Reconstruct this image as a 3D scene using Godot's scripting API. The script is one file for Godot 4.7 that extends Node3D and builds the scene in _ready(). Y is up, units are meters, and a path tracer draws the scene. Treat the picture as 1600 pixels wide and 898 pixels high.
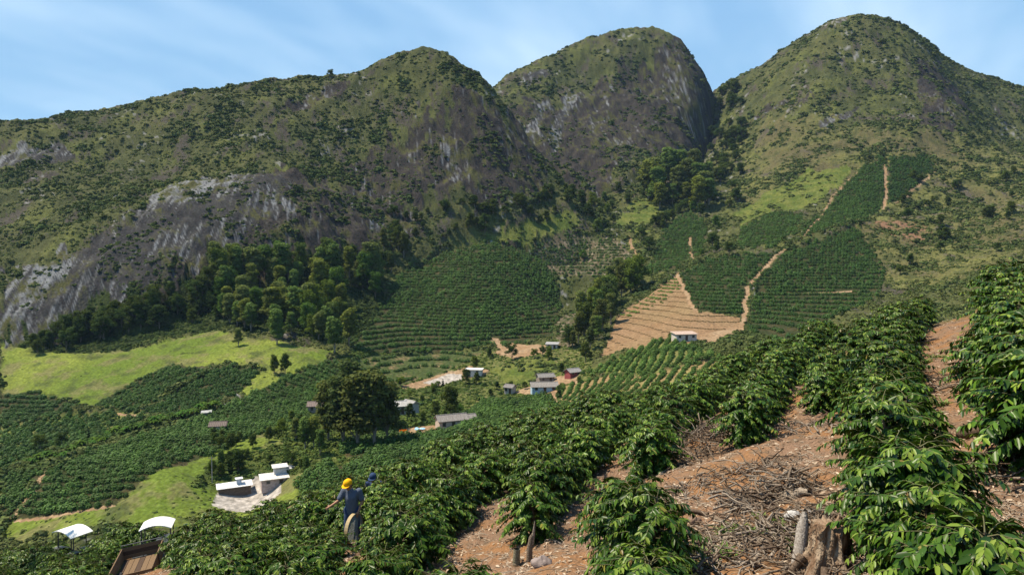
extends Node3D

const F := 1081.0          # focal length in photograph pixels (1600 wide)
const PITCH := -0.0454     # the camera looks slightly down
const SC := 0.7            # metres per unit of the depth estimates below
const NU := 860            # terrain columns
const NW := 620            # terrain rows
const U0 := -0.86
const UR := 1.72
const W0 := 4.787          # ln(120 m)
const WR := 2.41           # up to about 1340 m

var rng := RandomNumberGenerator.new()
var HB := PackedFloat32Array()      # base land (valley, right mountain)
var H1 := PackedFloat32Array()      # left mountain
var H2 := PackedFloat32Array()      # middle mountain
var HM := PackedFloat32Array()      # the highest of the three
var ZN := PackedByteArray()         # land cover of each grid point
var used_names := {}
var nz := FastNoiseLite.new()
var nz2 := FastNoiseLite.new()
var nz3 := FastNoiseLite.new()

func _ready():
	rng.seed = 7
	setup_view()
	setup_noise()
	build_heights()
	build_zones()
	displace_heights()
	build_terrain_meshes()
	build_hillside()
	build_fields()
	build_scrub()
	build_trees()
	build_houses()
	build_shrubs()
	build_litter()
	build_vehicles()
	build_people()
	order_labels()

func setup_view():
	var cam := Camera3D.new()
	cam.name = "camera"
	cam.fov = rad_to_deg(2.0 * atan(449.0 / F))
	cam.near = 0.1
	cam.far = 6000.0
	cam.rotation.x = PITCH
	add_child(cam)
	cam.current = true
	var env := Environment.new()
	env.background_mode = Environment.BG_SKY
	env.tonemap_mode = Environment.TONE_MAPPER_LINEAR
	env.tonemap_exposure = 1.75
	env.sdfgi_enabled = true
	env.ssao_enabled = true
	env.ssil_enabled = true
	env.fog_enabled = true
	env.fog_density = 0.00004
	env.fog_light_color = Color(0.66, 0.78, 0.92)
	var sky := Sky.new()
	var pm := PanoramaSkyMaterial.new()
	pm.panorama = ImageTexture.create_from_image(sky_image())
	pm.energy_multiplier = 0.79
	sky.sky_material = pm
	env.sky = sky
	var we := WorldEnvironment.new()
	we.name = "world_environment"
	we.environment = env
	add_child(we)
	var sun := DirectionalLight3D.new()
	sun.name = "sun"
	sun.light_energy = 1.6
	sun.light_color = Color(1.0, 0.95, 0.86)
	sun.light_angular_distance = 0.5
	sun.shadow_enabled = true
	add_child(sun)
	# the sun stands high, to the left and beyond the scene: shadows fall to the right and towards the viewer
	var to_sun := Vector3(-0.6, 1.1, -0.14).normalized()
	sun.look_at_from_position(to_sun * 100.0, Vector3.ZERO, Vector3.UP)

func sky_image() -> Image:
	var w := 1280
	var h := 640
	var img := Image.create(w, h, false, Image.FORMAT_RGB8)
	var n := FastNoiseLite.new()
	n.seed = 11; n.frequency = 0.9; n.fractal_octaves = 5; n.noise_type = FastNoiseLite.TYPE_SIMPLEX_SMOOTH
	var n2 := FastNoiseLite.new()
	n2.seed = 23; n2.frequency = 0.35; n2.fractal_octaves = 3
	var top := Color(0.30, 0.50, 0.74)
	var mid := Color(0.555, 0.71, 0.845)
	var low := Color(0.575, 0.75, 0.885)
	for j in h:
		var el := (0.5 - (j + 0.5) / h) * PI
		var s := sin(el)
		var base: Color
		if s >= 0.0:
			base = low.lerp(mid, clampf(s / 0.2, 0, 1)) if s < 0.2 else mid.lerp(top, clampf((s - 0.2) / 0.8, 0, 1))
		else:
			base = Color(0.35, 0.40, 0.38)
		var ce := cos(el)
		for i in w:
			var c := base
			if s > 0.02:
				var az := ((i + 0.5) / w - 0.5) * TAU
				var px := sin(az) * ce / (s + 0.12)
				var pz := cos(az) * ce / (s + 0.12)
				var q := n.get_noise_2d(px * 0.30 + pz * 0.55, (pz * 0.5 - px * 0.9) * 1.6)
				var m := n2.get_noise_2d(px, pz)
				var k := clampf((q * 1.3 + m * 0.8 + 0.25) * 0.42, 0.0, 0.5)
				c = c.lerp(Color(0.86, 0.92, 0.97), k)
			img.set_pixel(i, j, c)
	return img

func setup_noise():
	nz.seed = 3; nz.frequency = 1.0; nz.fractal_octaves = 4
	nz2.seed = 9; nz2.frequency = 1.0; nz2.fractal_octaves = 2
	nz3.seed = 31; nz3.frequency = 1.0; nz3.fractal_type = FastNoiseLite.FRACTAL_RIDGED; nz3.fractal_octaves = 3

# ---------------------------------------------------------------- helpers
func dir_of(px: float, py: float) -> Vector2:       # (x, y) of the viewing ray at one metre of depth
	var vc := (449.0 - py) / F
	var dep := cos(PITCH) - vc * sin(PITCH)
	return Vector2((px - 800.0) / F / dep, (sin(PITCH) + vc * cos(PITCH)) / dep)

func at(px: float, py: float, d: float) -> Vector3:
	var r := dir_of(px, py)
	return Vector3(r.x * d, r.y * d, -d)

func numbered(called: String) -> String:
	var n: int = used_names.get(called, 0)
	used_names[called] = n + 1
	return called if n == 0 else "%s_%03d" % [called, n]

func tag(o: Node, label: String, category: String, group := "", kind := "") -> Node:
	if label: o.set_meta("label", label)
	if category: o.set_meta("category", category)
	if group: o.set_meta("group", group)
	if kind: o.set_meta("kind", kind)
	return o

func thing(called: String, label: String, category: String, pos := Vector3.ZERO, turn := 0.0, group := "") -> Node3D:
	var o := Node3D.new()
	o.name = numbered(called)
	add_child(o)
	o.position = pos
	o.rotation.y = turn
	tag(o, label, category, group)
	return o

func part(called: String, mesh: Mesh, mat: Material, parent: Node) -> MeshInstance3D:
	var o := MeshInstance3D.new()
	o.name = called if parent != self else numbered(called)
	o.mesh = mesh
	if mat: o.material_override = mat
	parent.add_child(o, true)
	return o

func mat(c: Color, rough := 0.9, spec := 0.3) -> StandardMaterial3D:      # c is a linear base colour
	var m := StandardMaterial3D.new()
	m.albedo_color = c.linear_to_srgb()
	m.roughness = rough
	m.metallic_specular = spec
	return m

func vmat(rough := 0.9, spec := 0.3, back := 0.0) -> StandardMaterial3D:
	var m := StandardMaterial3D.new()
	m.vertex_color_use_as_albedo = true
	m.roughness = rough
	m.metallic_specular = spec
	if back > 0.0:
		m.backlight_enabled = true
		m.backlight = Color(back, back, back * 0.75)
		m.cull_mode = BaseMaterial3D.CULL_DISABLED
	return m

func noise_tex(seed_: int, freq: float, lo: Color, hi: Color, size := 512, octaves := 4) -> NoiseTexture2D:
	var t := NoiseTexture2D.new()
	var n := FastNoiseLite.new()
	n.seed = seed_; n.frequency = freq; n.fractal_octaves = octaves
	t.noise = n; t.width = size; t.height = size; t.seamless = true
	var g := Gradient.new()
	g.set_color(0, lo); g.set_color(1, hi)
	t.color_ramp = g
	return t

func bump_tex(seed_: int, freq: float, strength: float, size := 512) -> NoiseTexture2D:
	var t := NoiseTexture2D.new()
	var n := FastNoiseLite.new()
	n.seed = seed_; n.frequency = freq; n.fractal_octaves = 5
	t.noise = n; t.width = size; t.height = size; t.seamless = true
	t.as_normal_map = true; t.bump_strength = strength
	return t

func nth(n: int) -> String:
	var suf := "th"
	if n % 100 < 11 or n % 100 > 13: suf = ["th", "st", "nd", "rd", "th", "th", "th", "th", "th", "th"][n % 10]
	return "%d%s" % [n, suf]

func order_labels():      # look-alikes are told apart by their order from the left as one sees them
	var by := {}
	for o in get_children():
		if not o is Node3D or not o.has_meta("label") or not o.has_meta("group"): continue
		var l: String = o.get_meta("label")
		if not by.has(l): by[l] = []
		by[l].append(o)
	for l in by:
		var list: Array = by[l]
		if list.size() < 2: continue
		list.sort_custom(func(a, b): return a.position.x / -a.position.z < b.position.x / -b.position.z)
		for i in list.size(): list[i].set_meta("label", "%s, %s from the left" % [l, nth(i + 1)])

# ---------------------------------------------------------------- land forms
# Survey points: photograph column, row and estimated depth. Each set is joined by a thin-plate spline.
const BASE_PTS := [
	-150,860,215, 0,840,230, 150,800,228, 270,745,242, 400,775,245, 330,800,225, 500,780,215, 600,740,220, 700,720,220, 900,700,215, 1100,640,230, 1300,600,250, 1600,560,260, 1750,520,280,
	-150,720,320, 0,705,325, 150,700,300, 300,690,290, 440,690,285, -150,630,420, 0,620,420, 140,640,385, 300,625,375, 420,600,390,
	-150,560,480, 0,560,470, 80,600,425, 200,570,445, 330,530,480, 470,548,440,
	0,520,530, 110,535,505, 250,510,520, 350,470,560, 480,450,600, 560,545,470, 545,500,540,
	600,480,600, 620,520,528, 650,420,680, 700,400,690, 770,385,720, 830,395,715, 865,430,740, 880,480,650, 780,540,500, 650,570,455, 760,470,572, 700,480,572, 800,430,640, 850,520,545,
	520,610,390, 640,600,405, 740,584,430, 850,608,375, 790,548,470, 870,542,455, 910,562,420, 900,500,560,
	550,695,270, 715,668,285, 640,682,270, 780,645,310, 860,640,325, 460,730,250,
	935,562,400, 965,495,500, 1060,430,575, 1020,500,470, 1150,497,435, 1070,530,378, 1110,540,365, 960,592,340, 1050,550,345, 1120,570,300,
	1085,485,455, 1110,440,530, 1200,400,590, 1165,512,410, 1180,450,500, 1250,440,520, 1330,355,660, 1385,440,510, 1280,475,450, 1250,520,370, 1370,400,580,
	1150,388,640, 1255,335,760, 1200,350,730, 1375,247,900, 1460,265,870, 1385,325,745, 1310,300,810,
	1420,370,640, 1500,400,560, 1600,330,680, 1480,440,480, 1600,400,500, 1750,380,520, 1750,280,760,
	1000,430,620, 900,420,680, 940,380,760, 990,350,850, 1030,320,930, 1085,340,820, 1100,390,680, 1060,390,700, 1060,270,1050, 1115,270,1080, 1125,200,1280, 1130,133,1480, 1170,116,1420,
	860,360,780, 620,400,700, 600,440,620,
	1200,100,1330, 1240,75,1300, 1290,42,1280, 1330,30,1260, 1370,32,1250, 1420,50,1230, 1450,80,1200, 1466,103,1180, 1540,126,1260, 1600,141,1260, 1750,180,1260, 1500,118,1240,
	1340,100,1170, 1250,160,1110, 1340,180,1050, 1430,150,1070, 1500,165,1040, 1525,185,1030, 1545,215,1060, 1180,200,1150, 1140,290,980, 1200,265,960, 1300,240,940, 1450,225,950, 1560,240,960, 1600,250,920, 1550,320,760, 1470,320,780, 1250,290,860, 1160,335,820,
	1130,200,1750, 1340,150,1650, 1540,190,1650, 1750,230,1600, 1240,160,1650, 1450,170,1600,
	0,440,900, 300,440,1000, 600,410,1000, 800,370,1050, 950,300,1050, 950,340,1300, -150,450,900, 600,400,1800, 0,420,1800, 950,350,1800, 720,400,850, 400,440,800, 200,450,760, -150,520,560,
]
const LEFT_PTS := [
	-150,215,860, 0,195,880, 130,181,900, 260,152,930, 400,131,950, 510,119,970, 600,100,975, 640,82,960, 668,78,950, 700,90,950, 740,113,935, 762,136,920, 800,186,895, 830,232,870, 860,272,845, 885,302,825, 910,335,800,
	700,200,850, 600,250,810, 700,290,775, 800,300,790, 500,200,850, 400,270,720, 300,300,680, 200,250,790, 100,240,790, 0,250,770, 100,330,660, 0,390,600, -150,400,600, -150,280,740,
	200,365,590, 280,300,655, 130,395,565, 0,440,550, 350,330,635, 430,280,690, 480,330,660,
	350,420,575, 200,465,528, 50,515,505, 500,405,620, 600,350,715, 650,390,690, 760,372,735, 850,335,790, 560,300,760, 660,140,905, 560,150,915, 760,220,845, 820,280,825,
	-150,540,500, 0,560,490, 150,530,510, 400,500,560, 550,450,620, 700,450,680, 850,420,720, 930,400,760,
	-150,330,1100, 0,330,1100, 260,290,1150, 510,260,1180, 660,230,1150, 780,260,1080, 850,310,1000, 900,340,950, 960,380,900, 960,400,1100, 800,380,1500, 400,380,1600, 0,400,1600, 1100,420,900,
]
const MID_PTS := [
	620,280,1250, 700,195,1300, 775,136,1350, 830,102,1380, 900,76,1400, 960,53,1420, 1000,47,1430, 1040,53,1420, 1068,70,1400, 1085,95,1385, 1098,116,1365, 1110,140,1335, 1112,175,1300, 1106,210,1255, 1098,240,1200,
	950,130,1310, 1040,120,1320, 870,165,1240, 950,200,1180, 1050,190,1210, 860,240,1110, 950,258,1070, 1030,262,1070, 1080,225,1170, 800,185,1190, 760,230,1150, 1070,150,1270, 900,110,1350,
	850,320,1000, 950,330,980, 1050,330,990, 1100,330,1050, 700,320,1080,
	1122,160,1400, 1126,200,1370, 1128,250,1320, 1135,330,1200, 1160,330,1350, 1140,260,1480, 1200,400,1200,
	600,330,1500, 800,220,1600, 1000,160,1650, 1100,220,1600, 900,300,1900, 1200,380,1800, 500,400,1300,
]

func build_heights():
	HB = spline_surface(BASE_PTS, 96, 110)
	H1 = spline_surface(LEFT_PTS, 96, 110)
	H2 = spline_surface(MID_PTS, 96, 110)
	join_heights()

func join_heights():
	HM = HB.duplicate()
	for i in HM.size():
		var m := H1[i]
		if H2[i] > m: m = H2[i]
		if m > HM[i]: HM[i] = m

func spline_surface(pts: Array, cu: int, cw: int) -> PackedFloat32Array:
	var n := pts.size() / 3
	var xs := PackedFloat64Array(); var ws := PackedFloat64Array(); var ys := PackedFloat64Array()
	for i in n:
		var d: float = pts[i * 3 + 2] * SC
		var p := at(pts[i * 3], pts[i * 3 + 1], d)
		xs.append(p.x / d); ws.append(log(d)); ys.append(p.y)
	var m := n + 3
	var a := []
	for i in m:
		var row := PackedFloat64Array()
		row.resize(m + 1)
		a.append(row)
	for i in n:
		for j in n:
			var r2 := (xs[i] - xs[j]) * (xs[i] - xs[j]) + (ws[i] - ws[j]) * (ws[i] - ws[j])
			a[i][j] = r2 * log(r2 + 1e-12)
		a[i][i] += 0.0006
		a[i][n] = 1.0; a[i][n + 1] = xs[i]; a[i][n + 2] = ws[i]
		a[n][i] = 1.0; a[n + 1][i] = xs[i]; a[n + 2][i] = ws[i]
		a[i][m] = ys[i]
	for c in m:
		var best := c
		for r in range(c + 1, m):
			if absf(a[r][c]) > absf(a[best][c]): best = r
		var t = a[c]; a[c] = a[best]; a[best] = t
		var pr: PackedFloat64Array = a[c]
		for r in range(c + 1, m):
			var row: PackedFloat64Array = a[r]
			var f := row[c] / pr[c]
			if f == 0.0: continue
			for k in range(c, m + 1): row[k] -= f * pr[k]
			a[r] = row
	var sol := PackedFloat64Array(); sol.resize(m)
	for r in range(m - 1, -1, -1):
		var row: PackedFloat64Array = a[r]
		var s := row[m]
		for k in range(r + 1, m): s -= row[k] * sol[k]
		sol[r] = s / row[r]
	var img := Image.create(cu, cw, false, Image.FORMAT_RF)
	for j in cw:
		var w := W0 + (j + 0.5) / cw * WR
		for i in cu:
			var u := U0 + (i + 0.5) / cu * UR
			var s := sol[n] + sol[n + 1] * u + sol[n + 2] * w
			for k in n:
				var du := u - xs[k]
				var dw := w - ws[k]
				var r2 := du * du + dw * dw
				s += sol[k] * r2 * log(r2 + 1e-12)
			img.set_pixel(i, j, Color(s, 0, 0))
	img.resize(NU, NW, Image.INTERPOLATE_CUBIC)
	return img.get_data().to_float32_array()

func gu(i: int) -> float: return U0 + float(i) / NU * UR
func gw(j: int) -> float: return W0 + float(j) / NW * WR

func height_at(x: float, d: float) -> float:        # the land's height at a place
	var fi := clampf((x / d - U0) / UR * NU, 0.0, NU - 2.0)
	var fj := clampf((log(d) - W0) / WR * NW, 0.0, NW - 2.0)
	var i := int(fi); var j := int(fj)
	var a := fi - i; var b := fj - j
	var k := j * NU + i
	return lerpf(lerpf(HM[k], HM[k + 1], a), lerpf(HM[k + NU], HM[k + NU + 1], a), b)

func zone_at(x: float, d: float) -> int:
	var i := clampi(int((x / d - U0) / UR * NU + 0.5), 0, NU - 1)
	var j := clampi(int((log(d) - W0) / WR * NW + 0.5), 0, NW - 1)
	return ZN[j * NU + i]

func locate(px: float, py: float) -> Vector3:        # the place on the land that the survey saw at a photograph point
	var r := dir_of(px, py)
	var i := clampi(int((r.x - U0) / UR * NU + 0.5), 0, NU - 1)
	var prev := -1e9
	for j in NW:
		var d := exp(gw(j))
		var over := HM[j * NU + i] - r.y * d
		if over >= 0.0 and j > 0:
			var t := prev / (prev - over) if prev < 0.0 else 0.0
			var dd := exp(gw(j - 1) + t * WR / NW)
			return Vector3(r.x * dd, height_at(r.x * dd, dd), -dd)
		prev = over
	return at(px, py, 1330.0)

func plan(poly: Array) -> PackedVector2Array:        # photograph outline -> outline on the land, in grid units
	var out := PackedVector2Array()
	for k in poly.size() / 2:
		var p := locate(poly[k * 2], poly[k * 2 + 1])
		out.append(Vector2((p.x / -p.z - U0) / UR * NU, (log(-p.z) - W0) / WR * NW))
	return out

func fill_zone(poly: Array, id: int, warp := 0.0):
	var pl := plan(poly)
	var lo := pl[0]; var hi := pl[0]
	for p in pl:
		lo = lo.min(p); hi = hi.max(p)
	for j in range(maxi(0, int(lo.y) - 8), mini(NW - 1, int(hi.y) + 8)):
		for i in range(maxi(0, int(lo.x) - 8), mini(NU - 1, int(hi.x) + 8)):
			var q := Vector2(i, j)
			if warp > 0.0:
				q += Vector2(nz.get_noise_2d(i * 0.06, j * 0.06), nz.get_noise_2d(i * 0.06 + 50.0, j * 0.06)) * warp
			if Geometry2D.is_point_in_polygon(q, pl):
				ZN[j * NU + i] = id

func fill_road(line: Array, id: int, half: float):   # a track of half width in metres
	var pts := []
	for k in line.size() / 2: pts.append(locate(line[k * 2], line[k * 2 + 1]))
	for k in pts.size() - 1:
		var a := Vector2(pts[k].x, -pts[k].z); var b := Vector2(pts[k + 1].x, -pts[k + 1].z)
		var steps := int(a.distance_to(b) / 0.6) + 1
		for s in steps:
			var c := a.lerp(b, float(s) / steps)
			var wob := nz.get_noise_2d(c.x * 0.05, c.y * 0.05) * 1.2
			c.x += wob
			var ci := (c.x / c.y - U0) / UR * NU; var cj := (log(c.y) - W0) / WR * NW
			var ru := half / c.y / UR * NU; var rw := half / c.y / WR * NW
			for j in range(int(ceil(cj - rw)), int(floor(cj + rw)) + 1):
				for i in range(int(ceil(ci - ru)), int(floor(ci + ru)) + 1):
					if i >= 0 and i < NU and j >= 0 and j < NW: ZN[j * NU + i] = id

enum { WILD, PASTURE, COFFEE, TAN, ROWS, STRIPS, YARD, PALEROCK, BRIGHT, CLEARING, VALLEY, REDSOIL, FOREST, DARKROCK, ROAD, CONCRETE, SPARSE, YOUNG, DRYSLOPE }

const FIELDS := [   # outline, ground, row direction in degrees (999: along the contours), row spacing, plant size, brightness
	[[25,812,75,735,135,712,300,655,420,602,470,578,530,562,545,600,500,640,420,672,345,703,272,728,180,788,100,806], COFFEE, 158, 3.0, 1.25, 0.5, "lower coffee field of the valley beside the grassy mound"],
	[[0,745,70,735,18,815,0,815], COFFEE, 100, 2.6, 1.2, 0.5, "small coffee field at the left edge beside the valley track"],
	[[0,617,50,612,132,636,95,650,0,665], COFFEE, 160, 3.1, 1.2, 0.2, "dark coffee field below the pasture at the left edge"],
	[[0,667,100,651,215,640,235,652,130,698,60,722,0,738], ROWS, 78, 4.2, 1.35, 0.3, "coffee field with curved grassy rows at the left edge"],
	[[142,635,262,571,332,576,212,642], COFFEE, 20, 3.1, 1.15, 0.4, "slanting coffee block on the upper side of the pasture edge"],
	[[218,645,338,578,405,577,385,603,330,638,262,655], COFFEE, 20, 3.1, 1.15, 0.2, "slanting coffee block beside the banana hedge"],
	[[550,540,600,480,640,420,680,402,770,383,822,390,866,430,880,480,862,525,790,540,700,548,590,552], COFFEE, 999, 3.0, 1.5, 0.45, "coffee rows curving round the round hill"],
	[[540,560,590,554,700,550,760,548,720,572,660,592,620,606,560,604], SPARSE, 999, 2.9, 1.35, 0.45, "sparse young coffee at the foot of the round hill"],
	[[1005,428,1040,360,1072,330,1105,345,1102,395,1055,420], COFFEE, 999, 3.0, 1.4, 0.4, "coffee field up the central gully"],
	[[1062,430,1110,405,1200,398,1225,390,1183,432,1158,494,1088,486], COFFEE, 999, 2.7, 1.4, 0.25, "dark coffee block above the tan ploughed field"],
	[[1168,516,1186,438,1215,402,1270,380,1338,355,1365,392,1388,440,1370,462,1300,500,1240,545], COFFEE, 999, 2.7, 1.4, 0.25, "large dark coffee block right of the orange track"],
	[[1145,388,1158,358,1205,333,1258,330,1252,355,1212,386], COFFEE, 999, 3.0, 1.4, 0.45, "pale coffee block under the scrub slope"],
	[[1250,372,1262,350,1312,300,1340,270,1376,246,1386,250,1381,325,1340,350], COFFEE, 999, 3.0, 1.4, 0.45, "long coffee block climbing the right mountain"],
	[[1391,246,1452,244,1460,262,1402,314,1388,322], COFFEE, 999, 3.6, 1.5, 0.2, "highest coffee block on the right mountain"],
	[[532,694,620,676,700,676,740,664,700,700,600,722,540,712], COFFEE, 170, 2.6, 1.35, 0.35, "coffee rows in front of the tile roofed farmhouse"],
	[[462,765,480,738,600,716,700,702,720,760,560,790], COFFEE, 165, 2.6, 1.35, 0.4, "coffee rows below the farmhouse next to the hillside"],
	[[700,655,760,625,868,612,868,645,760,700], COFFEE, 175, 2.4, 1.35, 0.55, "coffee field between the farmhouse and the blue house"],
	[[905,585,960,565,1030,532,1075,533,1130,560,1010,590,960,582], YOUNG, 64, 3.2, 1.3, 0.8, "green crop rows on the knoll below the hillside house"],
	[[872,632,884,602,950,585,1010,590,1130,562,1130,640,900,680], STRIPS, 62, 3.2, 1.0, 0.75, "straw coloured crop rows at the foot of the knoll"],
	[[965,492,1058,430,1066,445,1030,478,970,500], TAN, 999, 3.0, 0.8, 1.6, "young pale crop on the upper edge of the ploughed field"],
	[[830,388,880,362,960,372,1002,402,992,420,900,432,862,430], CLEARING, 999, 4.0, 1.2, 0.3, "patchy crop among felled branches above the gully trees"],
	[[868,500,905,480,900,545,872,540], CLEARING, 999, 3.5, 1.0, 0.4, "patchy crop beside the gully trees"],
]

func build_zones():
	ZN.resize(NU * NW)
	fill_zone([0,470,330,400,600,395,610,470,545,545,400,520,330,515,200,545,60,550,0,530], FOREST, 10.0)
	fill_zone([330,760,300,690,520,565,560,545,880,530,930,560,900,640,700,720,500,790], VALLEY, 4.0)
	fill_zone([0,800,180,785,272,728,345,703,420,672,480,735,470,790,330,830,0,850], PASTURE, 3.0)
	fill_zone([300,760,330,720,470,690,500,740,430,740,345,755], VALLEY, 3.0)
	fill_zone([0,532,60,548,140,552,220,545,330,516,400,530,470,540,525,548,500,572,430,602,390,625,360,605,410,577,330,574,262,569,140,637,60,611,0,620], PASTURE, 3.0)
	fill_zone([130,470,180,390,290,300,350,280,440,272,560,290,640,330,670,372,560,388,500,410,330,425,230,470], DARKROCK, 16.0)
	fill_zone([0,530,0,428,130,386,200,345,280,292,350,278,440,275,462,320,400,350,350,400,250,440,120,500,40,530], PALEROCK, 14.0)
	fill_zone([640,195,700,175,765,150,830,240,860,290,780,320,700,310,560,325,520,270], DARKROCK, 18.0)
	fill_zone([0,232,100,225,115,240,60,262,0,262], PALEROCK, 5.0)
	fill_zone([480,145,545,128,550,138,500,165,430,180], DARKROCK, 5.0)
	fill_zone([790,165,870,165,960,115,1040,85,1075,78,1118,140,1118,225,1080,255,960,275,860,270,800,210], DARKROCK, 10.0)
	fill_zone([886,150,902,148,876,205,866,248,848,248,862,200], PALEROCK, 4.0)
	fill_zone([835,172,866,160,850,182,838,216,822,212], PALEROCK, 5.0)
	fill_zone([800,130,850,112,860,120,810,142], PALEROCK, 5.0)
	fill_zone([1170,190,1230,150,1280,165,1190,185], DARKROCK, 6.0)
	fill_zone([1225,205,1280,188,1340,172,1330,185,1260,212], PALEROCK, 4.0)
	fill_zone([1430,95,1470,100,1525,180,1500,200,1440,195,1440,150], DARKROCK, 10.0)
	fill_zone([1140,310,1175,205,1300,190,1420,205,1520,215,1600,205,1600,405,1480,450,1385,450,1340,350,1300,300,1200,335], DRYSLOPE, 14.0)
	fill_zone([690,392,760,376,860,340,920,345,890,365,830,385,770,382], BRIGHT, 6.0)
	fill_zone([960,345,1000,308,1035,318,1030,350,990,368], BRIGHT, 6.0)
	fill_zone([540,420,600,415,600,440,560,440], BRIGHT, 5.0)
	fill_zone([1150,330,1250,270,1330,262,1310,295,1255,328,1200,330,1155,355], BRIGHT, 6.0)
	fill_zone([760,575,850,562,890,575,850,596,790,600], BRIGHT, 3.0)
	fill_zone([1345,352,1400,342,1450,352,1455,385,1400,372], REDSOIL, 8.0)
	fill_zone([935,562,965,495,1060,428,1088,486,1156,496,1158,515,1115,538,1050,530,1000,548], TAN)
	for f in FIELDS: fill_zone(f[0], f[1])
	fill_zone([622,606,665,592,700,581,735,572,765,577,757,588,725,592,700,597,650,608], YARD, 2.0)
	fill_zone([660,598,700,584,722,584,722,594,680,602], CONCRETE)
	fill_zone([800,614,835,600,860,590,905,583,905,596,870,604,872,632,860,618], YARD, 1.5)
	fill_zone([605,678,640,668,700,662,700,672,640,682], YARD, 1.5)
	fill_zone([330,790,345,762,400,745,440,752,440,770,390,800], CONCRETE, 1.0)
	fill_zone([770,553,800,535,860,540,860,552,800,560], YARD, 2.0)
	fill_zone([1085,524,1150,510,1160,522,1110,540,1060,536], YARD, 1.5)
	fill_road([1160,520,1164,480,1170,450,1185,432,1212,398], ROAD, 1.2)
	fill_road([1212,398,1250,378,1300,310,1340,268], ROAD, 0.8)
	fill_road([1383,258,1386,300,1380,328], ROAD, 1.25)
	fill_road([1398,320,1430,294,1466,266], ROAD, 1.1)
	fill_road([1262,458,1345,455], ROAD, 1.2)
	fill_road([1078,372,1083,410], ROAD, 1.0)
	fill_road([982,370,1004,412], ROAD, 1.0)
	fill_road([1058,428,1088,488], ROAD, 0.9)
	fill_road([185,646,222,653], ROAD, 0.9)
	fill_road([72,735,48,775,20,812], ROAD, 0.6)
	fill_road([25,815,180,790], ROAD, 0.6)
	fill_road([780,546,775,530], ROAD, 2.0)

const BUMP := [1.0, 0.22, 0.15, 0.1, 0.12, 0.1, 0.0, 0.75, 0.5, 0.4, 0.35, 0.5, 0.5, 1.1, 0.1, 0.0, 0.15, 0.1, 0.9]

func displace_heights():
	for j in NW:
		var d := exp(gw(j))
		for i in NU:
			var k := j * NU + i
			var x := gu(i) * d
			var am: float = BUMP[ZN[k]]
			var e := 0.0
			if am > 0.0:
				e = nz.get_noise_2d(x * 0.022, d * 0.022) * 4.5 * minf(1.0, d / 500.0)
				e += nz.get_noise_2d(x * 0.09, d * 0.09) * 1.3 + nz3.get_noise_2d(x * 0.045, d * 0.03) * 1.0
				e += nz2.get_noise_2d(x * 0.33, d * 0.33) * 0.8
				e *= am
			var ro := am
			if H1[k] >= HB[k] - 3.0 and H1[k] >= H2[k]:
				H1[k] += e + nz3.get_noise_2d(x * 0.010 + d * 0.006, d * 0.013) * 4.0 * ro
			elif H2[k] >= HB[k] - 3.0:
				H2[k] += e + nz3.get_noise_2d(x * 0.010 + 40.0, d * 0.010) * 5.0 * ro
			HB[k] += e
	join_heights()
	
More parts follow.
